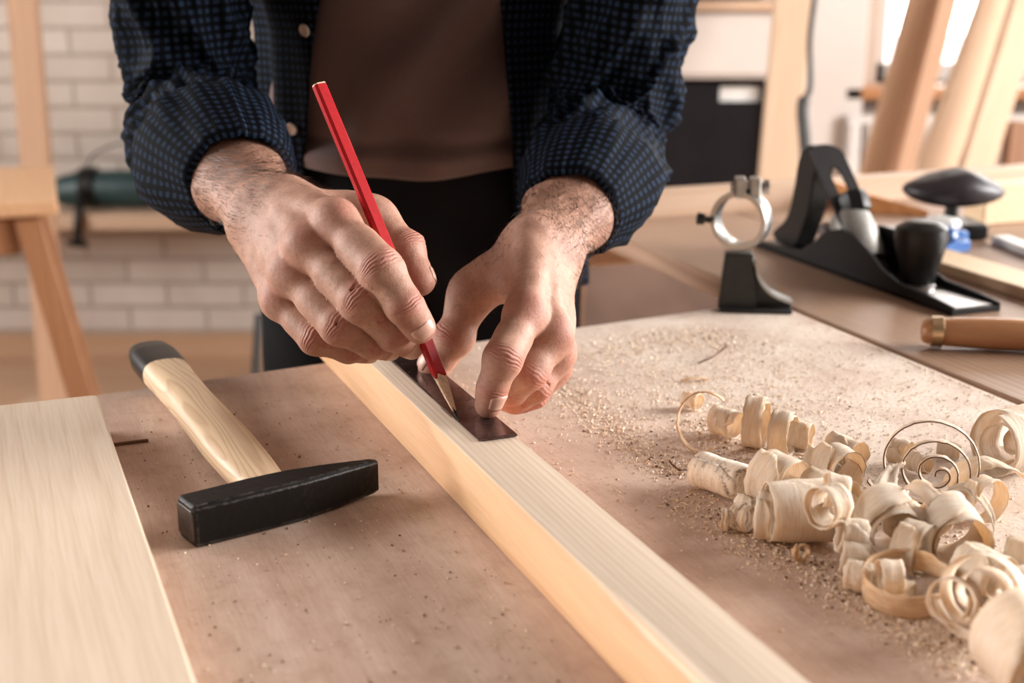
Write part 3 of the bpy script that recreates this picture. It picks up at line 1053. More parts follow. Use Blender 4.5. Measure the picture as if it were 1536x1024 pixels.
def bench_things():
    # chisel, handle toward the left end
    A_ = G(1381, 496, T + .0145); B_ = G(1475, 500, T + .0145); 
    d = unit(B_ - A_); d = unit(np.array([d[0], d[1], 0]))
    m = frame(A_, x=d, z=EZ)
    root = empty('chisel', A_, 'chisel handle of brown wood with a metal hoop lying at right edge', 'chisel', mtx=m)
    MB().lathe([(0, 0), (.0085, .001), (.0105, .004), (.0112, .009)], (0, 0, 0), (1, 0, 0), 24).build('handle_end', M['chisel_wood'], root, m, auto=50)
    MB().lathe([(.0113, .008), (.0135, .0085), (.0138, .018), (.0125, .019)], (0, 0, 0), (1, 0, 0), 28).build('hoop', M['brass'], root, m, auto=40)
    MB().lathe([(.0122, .0185), (.0130, .03), (.0142, .06), (.0140, .09), (.0115, .12), (.0105, .132)], (0, 0, 0), (1, 0, 0), 28).build('handle', M['chisel_wood'], root, m, auto=50)
    MB().lathe([(.0108, .130), (.0108, .150), (.006, .155), (.0045, .175)], (0, 0, 0), (1, 0, 0), 24).build('ferrule', M['steel'], root, m, auto=50)
    MB().box((.172, -.009, -.003), (.232, .009, .002), .0006).build('blade', M['steel'], root, m)
    # pale strip beyond the plane
    b = MB().box((.966, .70, 0), (1.02, 1.25, .012), .001).build('pine_strip', M['strip_wood'], None, TABLE)
    tag(b, 'pale yellow wooden strip lying on the bench behind the plane', 'timber')
    # brown wedge
    pl = [(1.165, 1.60), (1.165, 1.43), (1.20, 1.40), (1.25, 1.60)]
    p0, p1, p2, p3 = G(1283, 318, T), G(1392, 325, T), G(1340, 283, T + .03), G(1288, 283, T + .03)
    v = [p0, p1, p1 + E1 * .07, p0 + E1 * .10, p0 + EZ * .028, p1 + EZ * .008, p1 + E1 * .07 + EZ * .008, p0 + E1 * .10 + EZ * .040]
    f = [(3, 2, 1, 0), (4, 5, 6, 7), (0, 1, 5, 4), (1, 2, 6, 5), (2, 3, 7, 6), (3, 0, 4, 7)]
    bm = frame(p0, x=E2, z=EZ)
    iv = np.array(bm.inverted())
    b = MB().add([(iv @ np.append(q, 1))[:3] for q in v], f).build('wooden_wedge', M['wedge_wood'], None, bm, bevel=.001)
    tag(b, 'orange brown wooden wedge behind the plane, left of the leather pad', 'wedge')
    # rod with grey finish
    a, c = G(1300, 352, T + .012), G(1402, 356, T + .012)
    b = MB().tube([a, c], .011, 16).build('metal_rod', M['steel'], None)
    tag(b, 'short pale metal rod lying behind the plane, in front of the wedge', 'rod')
    # leather covered pad on a stem
    pc = J(1430, 286, 1.66)
    base = np.array([pc[0], pc[1], T])
    m = frame(base, x=unit(np.array([1, .15, 0])), z=EZ)
    root = empty('leather_pad', base, 'black leather lens shaped pad on a short stem and dark base', 'pad', mtx=m)
    hgt = float(pc[2] - T)
    v = []; f = []
    nu, nv = 40, 16
    for i in range(nv + 1):
        ph = math.pi * i / nv
        for j in range(nu):
            th = 2 * math.pi * j / nu
            r = math.sin(ph)
            x = .063 * r * math.cos(th); y = .045 * r * math.sin(th)
            z = .019 * math.copysign(abs(math.cos(ph)) ** 1.1, math.cos(ph))
            z += .008 * math.exp(-((x - .005) / .03) ** 2) * (1 if z > 0 else 0)
            if z > 0: z += .002 * mnoise.noise(Vector((x * 60, y * 60, 3)))
            z -= .10 * x * 0.0
            z += -.006 * (x / .06) ** 2 * (-1 if x < 0 else 1) * .3
            v.append((x, y, hgt + z))
    for i in range(nv):
        for j in range(nu):
            j2 = (j + 1) % nu
            f.append((i * nu + j, i * nu + j2, (i + 1) * nu + j2, (i + 1) * nu + j))
    MB().add(v, f).build('pad', M['leather'], root, m, auto=70)
    MB().lathe([(.022, 0), (.022, .006), (.009, .012), (.008, hgt - .016), (.014, hgt - .012)], (0, 0, 0), (0, 0, 1), 20).build('stem', M['black_plastic'], root, m)
    MB().box((-.030, -.03, 0), (.036, .03, .020), .003).build('base', M['black_plastic'], root, m)
    # blue clamp
    c = G(1432, 384, T)
    m = frame(c, x=unit(E2 + .35 * E1), z=EZ)
    root = empty('blue_clamp', c, 'blue plastic clamp with white grips lying behind the plane front knob', 'clamp', mtx=m)
    b = MB().box((-.035, 0, 0), (.035, .018, .016), .003).box((.02, .018, 0), (.06, .05, .02), .003)
    b.build('body', M['blue_plastic'], root, m)
    MB().lathe([(0, 0), (.010, .001), (.012, .012), (.008, .018), (0, .019)], (-.005, .012, .014), (.2, -.3, 1), 16).build('knob', M['blue_plastic'], root, m)
    MB().box((-.005, .019, 0), (.018, .045, .026), .004).build('grip', M['white_plastic'], root, m)
    MB().box((.03, .026, .02), (.056, .06, .034), .004).build('grip', M['white_plastic'], root, m)
    # small blue cap seen behind lever cap
    c = G(1330, 362, T)
    b = MB().lathe([(.012, 0), (.012, .012), (.009, .015), (0, .015)], (0, 0, 0), (0, 0, 1), 20).build('bottle_cap', M['blue_plastic'], None, Matrix.Translation(Vector(c)))
    tag(b, 'small blue cap on the bench just behind the plane body', 'cap')
    # white rule going off frame
    a, c = G(1500, 357, T + .006), G(1590, 392, T + .006)
    d = unit(c - a)
    m = frame(a - EZ * .006, x=d, z=EZ)
    b = MB().box((0, -.012, 0), (.22, .012, .010), .002).build('white_bar', M['white_plastic'], None, m)
    tag(b, 'white plastic bar lying on the bench right of the blue clamp', 'bar')
    # wooden block at right edge of bench
    c = G(1524, 352, T)
    m = frame(c, x=E2, z=EZ)
    b = MB().box((0, .06, 0), (.12, .10, .05), .002).build('wood_block', M['strip_wood'], None, m)
    tag(b, 'small wooden block at the far right edge of the bench', 'timber')


def background():
    # stool, left
    top_z = .765
    q0, q1 = G(86, 300, top_z), G(81, 252, top_z)
    m = frame((q0[0], q0[1], 0), y=q1 - q0, z=EZ)
    root = empty('stool', (0, 0, 0), 'tall wooden stool with splayed legs at the left edge', 'stool', mtx=m)
    MB().box((-.42, 0, top_z - .028), (0, .46, top_z), .004).build('seat', M['stool_top'], root, m)
    def leg(x0, y0, x1, y1, w=.045):
        b = MB()
        v = []
        for (x, y, z) in ((x1, y1, 0), (x0, y0, top_z - .035)):
            v += [(x - w / 2, y - w / 2, z), (x + w / 2, y - w / 2, z), (x + w / 2, y + w / 2, z), (x - w / 2, y + w / 2, z)]
        b.add(v, [(3, 2, 1, 0), (4, 5, 6, 7), (0, 1, 5, 4), (1, 2, 6, 5), (2, 3, 7, 6), (3, 0, 4, 7)])
        b.build('leg', M['stool_wood'], root, m, bevel=.002)
    leg(-.055, .04, .085, -.02); leg(-.055, .42, .075, .50); leg(-.365, .04, -.50, -.02); leg(-.365, .42, -.50, .50)
    MB().box((-.34, .03, top_z - .10), (-.07, .05, top_z - .036)).build('apron', M['stool_wood'], root, m)
    MB().box((-.40, .01, .30), (.03, .03, .33)).build('stretcher', M['stool_wood'], root, m)

    def leaning(name, a, b_, w, th, mat, label, group=None):
        """a board from foot a to head b_ ; w across the view, th thick"""
        a = np.array(a, float); b_ = np.array(b_, float)
        d = unit(b_ - a)
        vx = unit(np.cross(d, np.array([0, -1.0, 0])))
        if vx[0] < 0: vx = -vx
        m = frame(a, x=vx, z=d)
        L = float(np.linalg.norm(b_ - a))
        o = MB().box((-w / 2, -th / 2, 0), (w / 2, th / 2, L), .002).build(name, mat, None, m)
        tag(o, label, 'timber', group)
        return o

    def LN(u0, u1, vt, u2, u3, vb, d_, mat, label, zlo, zhi, th=.03, group=None, tilt=0.0):
        """board whose left/right edges pass (u0,vt)-(u2,vb) and (u1,vt)-(u3,vb) at depth d_"""
        t_ = J((u0 + u1) / 2, vt, d_ + tilt); b_ = J((u2 + u3) / 2, vb, d_ - tilt)
        d = unit(t_ - b_)
        w = (abs(u1 - u0) + abs(u3 - u2)) / 2 / FPX * d_
        foot = b_ + d * ((zlo - b_[2]) / d[2]); head = b_ + d * ((zhi - b_[2]) / d[2])
        return leaning('leaning_board', foot, head, w * abs(d[2]) ** .5, th, mat, label, group)
    LN(8, 60, 0, 62, 100, 560, 3.45, M['plank_warm'], 'tall tan board leaning on the brick wall behind the stool', .02, 2.1)
    # wall ledge, with a dark green bag and cord on it
    z = float(G(230, 302, 0)[2])
    led = J(230, 305, 4.05)
    o = MB().box((-1.85, 3.83, led[2] - .045), (-.45, 4.075, led[2]), .003).build('wall_shelf', M['rail_wood'], None)
    tag(o, 'narrow wooden shelf along the brick wall behind the man', 'shelf')
    zs = float(led[2])
    root = empty('green_tool_case', (-1.2, 3.93, zs), 'dark green tool roll with black strap on the wall shelf', 'tool case')
    y = 3.93
    xs = [float(J(u, 270, 4.0)[0]) for u in (88, 130, 205, 300)]
    MB().tube([(xs[0], y, zs + .045), (xs[0] + .03, y, zs + .052), (xs[1] + .05, y, zs + .058), (xs[2], y, zs + .058), (xs[3], y, zs + .05)], [.030, .045, .052, .055, .045], 20).build('body', M['green_tool'], root, auto=60)
    MB().tube([(xs[0] + .085, y, zs + .062), (xs[0] + .125, y, zs + .062)], .060, 20).build('strap', M['black_plastic'], root)
    pts = catmull([np.array(p) for p in ((xs[0] + .10, y - .06, zs + .06), (xs[0] + .10, y - .11, zs), (xs[0] + .095, y - .115, zs - .06), (xs[0] + .09, y - .115, zs - .09))], 14)
    MB().tube(pts, [.012] * 10 + [.018, .03, .03, .012], 10).build('buckle_strap', M['black_plastic'], root)
    pts = catmull([np.array(p) for p in ((xs[0], y - .02, zs + .08), (xs[0] + .10, y - .02, zs + .12), (xs[1] + .05, y - .02, zs + .16), (xs[2], y - .02, zs + .19), (xs[2] + .1, y - .02, zs + .13), (xs[3], y - .02, zs + .03))], 30)
    MB().tube(pts, .003, 8).build('loop_cord', M['cord'], root)
    # black foot of a machine at the far left
    # crate and cabinet right of the man
    d0 = 3.0
    a_ = J(1000, 280, d0); b_ = J(1145, 122, d0)
    x0, x1, y0 = float(a_[0]) - .05, float(b_[0]), float(a_[1])
    z0, z1 = float(a_[2]), float(b_[2])
    cab0 = J(1030, 121, d0); cab1 = J(1160, 14, d0)
    root = empty('cabinet', (x0, y0, 0), 'white cabinet with a wooden top behind the man, black crate below it', 'cabinet')
    X1 = float(J(1155, 60, d0)[0]) + .005
    XL = x0 - .35
    MB().box((XL, y0, z1 + .01), (X1, y0 + .45, float(cab1[2])), .003).build('body', M['cabinet'], root)
    MB().box((XL + .02, y0 - .006, z1 + .02), (X1 - .01, y0 - .0005, float(cab1[2]) - .006), .002).build('door', M['white_paint'], root)
    MB().box((XL - .02, y0 - .02, float(cab1[2])), (X1 + .02, y0 + .46, float(cab1[2]) + .022), .003).build('top', M['rail_wood'], root)
    MB().box((XL, y0 + .0, 0), (XL + .03, y0 + .45, z1 + .01)).build('side', M['cabinet'], root)
    MB().box((X1 - .02, y0 + .0, 0), (X1, y0 + .45, z1 + .01)).build('side', M['cabinet'], root)
    MB().box((XL + .03, y0, z0 - .12), (X1 - .02, y0 + .45, z0 - .10)).build('shelf', M['cabinet'], root)
    MB().box((XL + .032, y0 - .004, .04), (X1 - .022, y0 + .02, z0 - .125), .002).build('shade_panel', M['shade_panel'], root)  # added brown panel, its dark colour stands in for shade on the wall
    root = empty('plastic_crate', (x0, y0 + .02, z0 - .1), 'black plastic crate with a hand slot inside the cabinet', 'crate')
    hx0, hz0 = float(J(1075, 150, d0)[0]), float(J(1075, 150, d0)[2]); hx1, hz1 = float(J(1135, 126, d0)[0]), float(J(1135, 126, d0)[2])
    cx1 = X1 - .024
    cx0 = XL + .04
    f = MB()
    yy0, yy1 = y0 + .01, y0 + .02
    f.box((cx0, yy0, z0 - .098), (cx1, yy1, hz0)); f.box((cx0, yy0, hz1), (cx1, yy1, z1 - .0)); f.box((cx0, yy0, hz0), (hx0, yy1, hz1)); f.box((hx1, yy0, hz0), (cx1, yy1, hz1))
    f.box((cx0, yy1, z0 - .098), (cx0 + .01, yy1 + .36, z1)); f.box((cx1 - .01, yy1, z0 - .098), (cx1, yy1 + .36, z1)); f.box((cx0, yy1 + .36, z0 - .098), (cx1, yy1 + .37, z1)); f.box((cx0, yy1, z0 - .098), (cx1, yy1 + .37, z0 - .088))
    f.build('body', M['crate'], root)
    MB().box((hx0 - .01, yy1 + .001, hz0 - .01), (hx1 + .01, yy1 + .006, hz1 + .005)).build('white_lining', M['white_plastic'], root)
    # tools clutter on cabinet top
    o = MB().box((X1 - .32, y0 + .02, float(cab1[2]) + .022), (X1 - .03, y0 + .22, float(cab1[2]) + .10), .01).build('tool_box', M['black_plastic'], None)
    tag(o, 'dark case standing on the cabinet top at the upper frame edge', 'case')
    # little red and white bits in the dark beneath the crate -> a jar and a lid on bench edge
    # boards leaning right, in order from left
    g = 'boards leaning in front of the window'
    LN(1160, 1218, 0, 1138, 1192, 270, 2.75, M['plank_pale'], 'broad pale board standing upright right of the black crate', .02, 1.75, .03)
    # hanging cable
    pts = catmull([J(1228, -60, 2.66), J(1222, 0, 2.66), J(1215, 60, 2.66), J(1215, 130, 2.66), J(1204, 160, 2.66), J(1208, 230, 2.66), J(1204, 330, 2.66)], 40)
    o = MB().tube(pts, [.006] * 24 + [.012] * 10 + [.014] * 6, 10).build('power_cable', M['cord'], None)
    tag(o, 'black power cable hanging along the right edge of the broad pale board', 'cable')
    LN(1363, 1392, 0, 1287, 1324, 264, 3.02, M['plank_warm'], 'narrow tan board, leftmost of those leaning before the window', .02, 2.0, .025)
    LN(1386, 1406, 0, 1322, 1342, 264, 3.08, M['plank_brown'], 'dark brown strip leaning between two tan boards before the window', .02, 2.0, .025)
    LN(1405, 1437, 0, 1341, 1366, 264, 3.14, M['plank_warm'], 'tan board leaning right of the dark brown strip', .02, 2.0, .025)
    LN(1470, 1519, 0, 1368, 1430, 264, 2.96, M['plank_pale'], 'wide pale board with a knot leaning before the window, right of the bright pane', .02, 2.1, .03)
    LN(1521, 1562, 0, 1432, 1488, 264, 2.86, M['plank_pale'], 'brightly lit pine board, rightmost of those leaning before the window', .02, 2.1, .03)
    LN(1512, 1570, 180, 1500, 1560, 280, 3.3, M['plank_brown'], 'short reddish brown post standing at the right frame edge', .02, .80, .05)
    # radiator
    a_ = J(1262, 165, 3.95); b_ = J(1345, 300, 3.95)
    b = empty('radiator', (float(a_[0]), 3.95, 0), 'white panel radiator below the window sill', 'radiator')
    q = MB()
    for i in range(22):
        x = float(a_[0]) + i * .055
        q.box((x, 3.90, .14), (x + .042, 3.97, .74), .008)
    q.build('panel', M['radiator'], b)
    MB().box((float(a_[0]), 3.905, .73), (float(a_[0]) + 22 * .055, 3.965, .755), .003).build('top_grille', M['radiator'], b)
    # low wooden things behind the man on the floor, left
    o = MB().box((-1.25, 2.9, 0), (-.62, 3.35, .10), .004).build('floor_platform', M['rail_wood'], None)
    tag(o, 'low wooden platform on the floor below the brick wall', 'platform')
    # thin upright beside right leg
    LN(868, 880, 380, 862, 874, 500, 2.0, M['plank_warm'], 'thin wooden batten standing behind the man beside his wrist', .0, .78, .02)
    # standing lamp-leg like dark rod left behind the hand
    pts = [J(388, 470, 2.6), J(383, 560, 2.6)]
    d = unit(pts[1] - pts[0]); foot = pts[0] + d * ((0.0 - pts[0][2]) / d[2])
    o = MB().tube([pts[0], foot], .008, 10).build('metal_leg_rod', M['stand_metal'], None)
    tag(o, 'thin dark rod standing on the floor left of the man', 'rod')


# ------------------------------------------------------------------ wood shavings
def ribbon(name, pts, wdir, width, th, mat, label, dark=False, warm=False, ridge=.00025, seed=0, group='curled wood shavings heaped on the board', dark_th=.0009):
    """closed thin strip: pts = centre of the left edge, wdir = direction(s) across"""
    pts = np.asarray(pts); n = len(pts)
    wdir = np.asarray(wdir)
    if wdir.ndim == 1: wdir = np.repeat(wdir[None], n, 0)
    width = np.broadcast_to(width, (n,))
    tan = np.gradient(pts, axis=0)
    tan /= np.linalg.norm(tan, axis=1)[:, None] + 1e-12
    nr = np.cross(tan, wdir); nr /= np.linalg.norm(nr, axis=1)[:, None] + 1e-12
    K = 7
    arc = np.concatenate([[0], np.cumsum(np.linalg.norm(np.diff(pts, axis=0), axis=1))])
    V = []; UV = []
    for side in (1, -1):
        for i in range(n):
            ed0 = .0012 * mnoise.noise(Vector((arc[i] * 220, seed, 0))) if n > 4 else 0
            ed1 = .0016 * mnoise.noise(Vector((arc[i] * 200, seed, 9)))
            for k in range(K):
                s_ = k / (K - 1)
                w = width[i] * s_
                w += ed0 * (1 - s_) + ed1 * s_
                rp = ridge * mnoise.noise(Vector((arc[i] * 350, s_ * 2.5, seed))) * 2 + ridge * 1.2 * math.sin(s_ * 9 + seed)
                V.append(pts[i] + wdir[i] * w + nr[i] * (side * th / 2 + rp))
                UV.append((arc[i] + seed * .13, w))
    F = []; FM = []
    N = n * K
    for i in range(n - 1):
        for k in range(K - 1):
            a, b, c, d = i * K + k, i * K + k + 1, (i + 1) * K + k + 1, (i + 1) * K + k
            F.append((a, b, c, d)); FM.append(0)
            F.append((N + d, N + c, N + b, N + a)); FM.append(0)
        for k in (0, K - 1):
            a, d = i * K + k, (i + 1) * K + k
            F.append((a, d, N + d, N + a) if k == 0 else (d, a, N + a, N + d)); FM.append(1)
    for i in (0, n - 1):
        for k in range(K - 1):
            a, b = i * K + k, i * K + k + 1
            F.append((b, a, N + a, N + b) if i == 0 else (a, b, N + b, N + a)); FM.append(1)
    mats = [mat, M['bark_edge'] if dark else mat]
    o = mk(name, V, F, None, None, None, mats=mats, fmat=FM, uv=UV, smooth=False)
    o.data.polygons.foreach_set('use_smooth', np.array([m == 0 for m in FM]))
    z = min(float(v[2]) for v in V)
    if z < T + .0004:
        o.location.z += T + .0004 - z
    tag(o, label, 'wood shaving', group)
    return o


def curl(A_, B_, r0, r1, turns, width, label, phase=0.0, th=.00035, mat='shaving', dark=False, sag=0.0, seed=1, wob=.0006, group='curled wood shavings heaped on the board', up=None):
    """helix/spiral about the axis A_->B_ ; width is measured along the axis"""
    A_ = np.asarray(A_, float); B_ = np.asarray(B_, float)
    ax = unit(B_ - A_)
    L = float(np.linalg.norm(B_ - A_))
    u0 = EZ if up is None else up
    u = unit(u0 - ax * np.dot(u0, ax)) if abs(np.dot(u0, ax)) < .95 else unit(np.cross(ax, E1))
    v = np.cross(ax, u)
    n = max(12, int(turns * 30))
    pts = []; wd = []
    for i in range(n + 1):
        t_ = i / n
        a = phase + 2 * math.pi * turns * t_
        r = r0 + (r1 - r0) * t_ + wob * mnoise.noise(Vector((t_ * turns * 3, seed, 0)))
        adv = (L - width) * t_ if L > width else 0
        pts.append(A_ + ax * adv + r * (math.cos(a) * u + math.sin(a) * v))
        tl = .10 * mnoise.noise(Vector((t_ * turns * .8, seed, 5)))
        wd.append(unit(ax + tl * (math.cos(a) * u + math.sin(a) * v)))
    wv = np.array([width * (1 - .10 * abs(mnoise.noise(Vector((i * .15, seed, 2))))) for i in range(n + 1)])
    # tapered ends
    e = max(3, n // 14)
    for i in range(e):
        k = .55 + .45 * i / e
        wv[i] *= k; wv[n - i] *= k
    return ribbon('wood_shaving', pts, wd, wv, th, M[mat], label, dark, seed=seed, group=group)


def shavings():
    def g(u, v, z): return G(u, v, T + z)
    # 1 marked tube
    curl(g(1048, 704, .0115), g(1122, 728, .0115), .0118, .0105, 1.75, .038, 'tubular shaving with grey bark marks and a black knot, leftmost of the pile', 0.6, mat='shaving_marked', seed=1)
    k = g(1083, 690, .0228)
    o = MB().lathe([(0, 0), (.0018, .0002), (.0012, .0006), (0, .0007)], k, unit(CAM - k), 8)
    # 2 wide curl
    curl(g(1146, 714, .019), g(1192, 735, .017), .0195, .0145, 1.6, .022, 'broad loose curl standing right behind the marked tube', .3, seed=2)
    curl(g(1180, 728, .010), g(1212, 742, .010), .009, .006, 1.6, .014, 'small pale curl tucked between two broad curls', 1.2, seed=22)
    # 3
    curl(g(1222, 735, .015), g(1272, 762, .015), .0155, .012, 1.8, .024, 'ridged roll just behind the largest left roll', .2, seed=3)
    # 4 big roll
    curl(g(1148, 772, .0175), g(1252, 768, .0175), .0178, .0160, 2.2, .038, 'largest thick roll at the left front of the pile', .0, seed=4)
    curl(g(1136, 772, .0145), g(1160, 775, .0145), .0145, .0135, 1.3, .010, 'narrow band wrapped at the left end of the largest roll', .5, seed=5)
    curl(g(1226, 762, .037), g(1262, 752, .037), .0125, .009, 1.8, .014, 'knotted curl at the right end of the largest roll', 1.9, seed=6)
    curl(g(1236, 732, .043), g(1272, 738, .041), .0105, .008, 1.5, .013, 'curl lying on top of the largest roll end', .9, seed=7)
    # 5 hanging crumpled strip
    curl(g(1258, 800, .022), g(1290, 806, .020), .0100, .0090, 1.5, .015, 'upper fold of the crumpled strip hanging before the largest roll', .4, seed=8)
    curl(g(1262, 832, .013), g(1294, 838, .012), .0098, .0085, 1.5, .015, 'middle fold of the crumpled strip hanging before the largest roll', .2, seed=9)
    curl(g(1270, 860, .009), g(1300, 866, .009), .0090, .0075, 1.5, .015, 'lowest fold of the crumpled strip, touching the board', .1, seed=91)
    # 6 ring
    c = g(1359, 902, 0)
    curl(c, c + unit([-.08, -.16, 1]) * .0145, .0232, .0222, 1.45, .0130, 'upright ring shaped shaving with a small curl inside at front', 1.0, mat='shaving_warm', seed=10, up=E1, wob=.0015)
    curl(g(1318, 868, .016), g(1342, 868, .016), .0105, .0085, 1.1, .012, 'pale loop resting on the left rim of the ring', 4.6, seed=11)
    curl(g(1345, 880, .009), g(1362, 884, .009), .0070, .003, 1.6, .009, 'tiny curl inside the ring shaped shaving', 1.0, seed=12)
    # 7
    curl(g(1322, 765, .019), g(1350, 808, .016), .0180, .0140, 1.5, .028, 'crumpled wide curl in the middle of the pile', 5.6, seed=13)
    curl(g(1352, 778, .018), g(1384, 806, .014), .0130, .010, 1.4, .020, 'torn ridged curl above the ring shaped shaving', 5.0, seed=14)
    pts = catmull([g(1296, 770, .022), g(1306, 735, .030), g(1325, 705, .034), g(1345, 700, .028)], 24)
    ribbon('wood_shaving', pts, unit(g(1360, 760, .02) - g(1320, 770, .02)), np.linspace(.026, .008, 24), .0004, M['shaving'], 'frayed upright flap in the middle of the pile', seed=15, ridge=.0012)
    # 8 arch
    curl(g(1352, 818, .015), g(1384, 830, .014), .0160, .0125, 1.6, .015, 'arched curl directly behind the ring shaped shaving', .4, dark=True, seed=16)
    # 9 large roll
    curl(g(1418, 782, .018), g(1448, 828, .016), .0178, .0145, 1.8, .034, 'large smooth roll right of the pile middle', 5.9, seed=17)
    curl(g(1448, 846, .014), g(1486, 866, .013), .0135, .0105, 1.7, .024, 'smooth roll lying below the large smooth roll', .2, seed=18)
    # 11 rosette facing camera
    c = g(1468, 893, .024)
    d = unit(CAM - c); d = unit(np.array([d[0] * 1.2 - .25, d[1], d[2] * .7]))
    curl(c - d * .012, c + d * .004, .0235, .007, 2.5, .018, 'rosette of tight spiral windings facing the viewer', 2.0, mat='shaving', seed=19)
    curl(c - d * .002 + E2 * -.016, c + d * .012 + E2 * -.014, .0125, .009, 1.2, .012, 'loose curl at the left of the rosette', 4.0, mat='shaving', seed=20)
    # 12 large foreground roll
    a_ = g(1530, 955, .024); b_ = g(1590, 1030, .020)
    curl(a_, b_, .0255, .018, 1.9, .040, 'big blurred roll in the lower right corner', .2, mat='shaving', seed=21)
    pts = catmull([g(1480, 935, .012), g(1500, 975, .010), g(1530, 1015, .008), g(1562, 1060, .004)], 30)
    ribbon('wood_shaving', pts, unit(EZ * .85 + E2 * .5), .020, .0005, M['shaving_warm'], 'orange tinted strip under the big corner roll', seed=23, ridge=.0006)
    curl(g(1528, 880, .012), g(1560, 905, .012), .0135, .010, 1.5, .022, 'roll at the right frame edge above the corner roll', .7, seed=24)
    # 13 hoops spiral: axis toward camera
    c = g(1384, 706, .028)
    d = unit((CAM - c) * np.array([1, 1, .25]))
    pts = []; n = 190
    uu = EZ; vv = unit(np.cross(d, uu))
    for i in range(n):
        t_ = i / (n - 1)
        a = 2.05 + 2 * math.pi * 3.9 * t_
        r = .0300 * (1 - t_) ** 1.15 + .0035
        off = -vv * 0 + vv * (.0028 * t_ * -4) + uu * (-.0095 * t_ ** .8)
        r *= 1 + .05 * math.sin(a * 1.3)
        pts.append(c + off + r * (math.cos(a) * uu + math.sin(a) * vv * 1.05) - d * .004 * t_)
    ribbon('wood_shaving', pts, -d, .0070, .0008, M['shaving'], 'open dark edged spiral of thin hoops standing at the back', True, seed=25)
    curl(g(1368, 690, .008), g(1395, 700, .008), .0075, .004, 1.6, .012, 'small curl seen through the open hoops, left', 0, seed=26)
    curl(g(1340, 674, .010), g(1362, 680, .010), .0095, .007, 1.3, .012, 'upright flake behind the hoops on the left', 1.0, seed=27)
    curl(g(1406, 672, .006), g(1438, 676, .006), .0062, .004, 1.7, .015, 'little tube behind the hoops on the right', 0, seed=28)
    # loop in front
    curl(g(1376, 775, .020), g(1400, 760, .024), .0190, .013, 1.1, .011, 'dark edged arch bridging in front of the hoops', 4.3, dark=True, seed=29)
    # 15 arches right
    pts = catmull([g(1440, 740, .004), g(1462, 712, .020), g(1495, 700, .026), g(1530, 708, .022), g(1560, 730, .010)], 40)
    ribbon('wood_shaving', pts, unit(E1 * .8 - E2 * .3 + EZ * .2), .014, .0004, M['shaving'], 'wide arching strip right of the hoops', seed=30)
    pts = catmull([g(1420, 745, .020), g(1450, 738, .022), g(1478, 765, .016), g(1490, 800, .010), g(1478, 840, .004)], 40)
    ribbon('wood_shaving', pts, unit(E1 * .6 + E2 * .6 + EZ * .2), .011, .0004, M['shaving'], 'thin strip draped over the large smooth roll', seed=31)
    curl(g(1466, 745, .014), g(1482, 752, .014), .0150, .0120, 1.2, .012, 'round loop standing right of the draped strip', .6, mat='shaving', seed=32)
    # 14 back right
    a_ = g(1478, 668, .0225)
    b_ = g(1560, 650, .0225)
    curl(a_, b_, .0228, .019, 1.6, .030, 'big round roll at the back right edge, open end showing', 0.3, seed=33)
    curl(a_ + unit(b_ - a_) * .002, b_, .0155, .006, 1.8, .018, 'inner curl inside the back right roll', 2.0, seed=34)
    curl(g(1520, 660, .018), g(1580, 640, .018), .020, .018, 1.3, .030, 'roll continuing off frame behind the back right roll', 0.9, seed=35)
    # 17
    curl(g(1510, 830, .013), g(1550, 838, .013), .0130, .009, 1.4, .022, 'blurred curl at the right frame edge, middle height', .4, seed=36)
    # 18 long helix at the back left
    pts = []
    n = 46
    c = g(1052, 640, .0185)
    dd = unit((CAM - c) * np.array([1, 1, 0]) + E2 * -.3)
    v2 = unit(np.cross(EZ, dd))
    for i in range(n):
        t_ = i / (n - 1)
        a = -.75 + 4.6 * t_
        r = .0185 + .004 * (1 - t_)
        pts.append(c + r * (math.cos(a) * EZ * 1.0 - math.sin(a) * v2 * .85) + dd * .012 * (t_ - .5))
    ribbon('wood_shaving', pts, -dd, .0045, .0005, M['shaving_warm'], 'thin open loop at the far left of the shavings', seed=37)
    g2 = 'curled wood shavings heaped on the board'
    curl(g(1068, 628, .011), g(1112, 640, .011), .0105, .0095, 1.5, .017, 'leftmost link of the long wavy shaving at the back', 4.8, seed=38)
    curl(g(1118, 636, .016), g(1152, 640, .016), .0190, .0150, 1.2, .014, 'tallest link of the long wavy shaving at the back', 5.4, seed=39)
    curl(g(1158, 650, .014), g(1192, 655, .014), .0160, .013, 1.3, .014, 'third link of the long wavy shaving at the back', 5.3, seed=40)
    curl(g(1186, 650, .010), g(1218, 655, .010), .0105, .008, 1.5, .015, 'rightmost short link of the long wavy shaving at the back', 0, seed=41)
    # 19
    curl(g(1242, 690, .014), g(1278, 712, .013), .0145, .011, 1.7, .020, 'dark rimmed curl in the back row left of the hoops', .4, dark=True, seed=42)
    curl(g(1214, 690, .010), g(1236, 695, .010), .0105, .008, 1.5, .012, 'small ribbed curl left of the dark rimmed curl', .2, seed=43)
    curl(g(1250, 668, .010), g(1294, 690, .010), .0095, .008, 1.6, .022, 'slim tube behind the dark rimmed curl', 0, seed=44)
    # 20 tiny curls
    curl(g(1084, 780, .007), g(1092, 781, .007), .0072, .004, 1.9, .004, 'tiny tight spiral at the left foot of the pile', 0, dark=False, seed=45)
    curl(g(1098, 772, .009), g(1112, 775, .009), .0085, .006, 1.7, .005, 'small narrow coil next to the tiny tight spiral', 1, dark=True, seed=46)
    curl(g(1112, 778, .008), g(1128, 782, .008), .0080, .007, 1.6, .005, 'small coil touching the narrow band of the largest roll', 2, seed=47)
    curl(g(1105, 752, .006), g(1135, 758, .006), .0055, .004, 1.5, .012, 'dark streaked twist between marked tube and tiny coils', 0, mat='shaving_marked', seed=48)
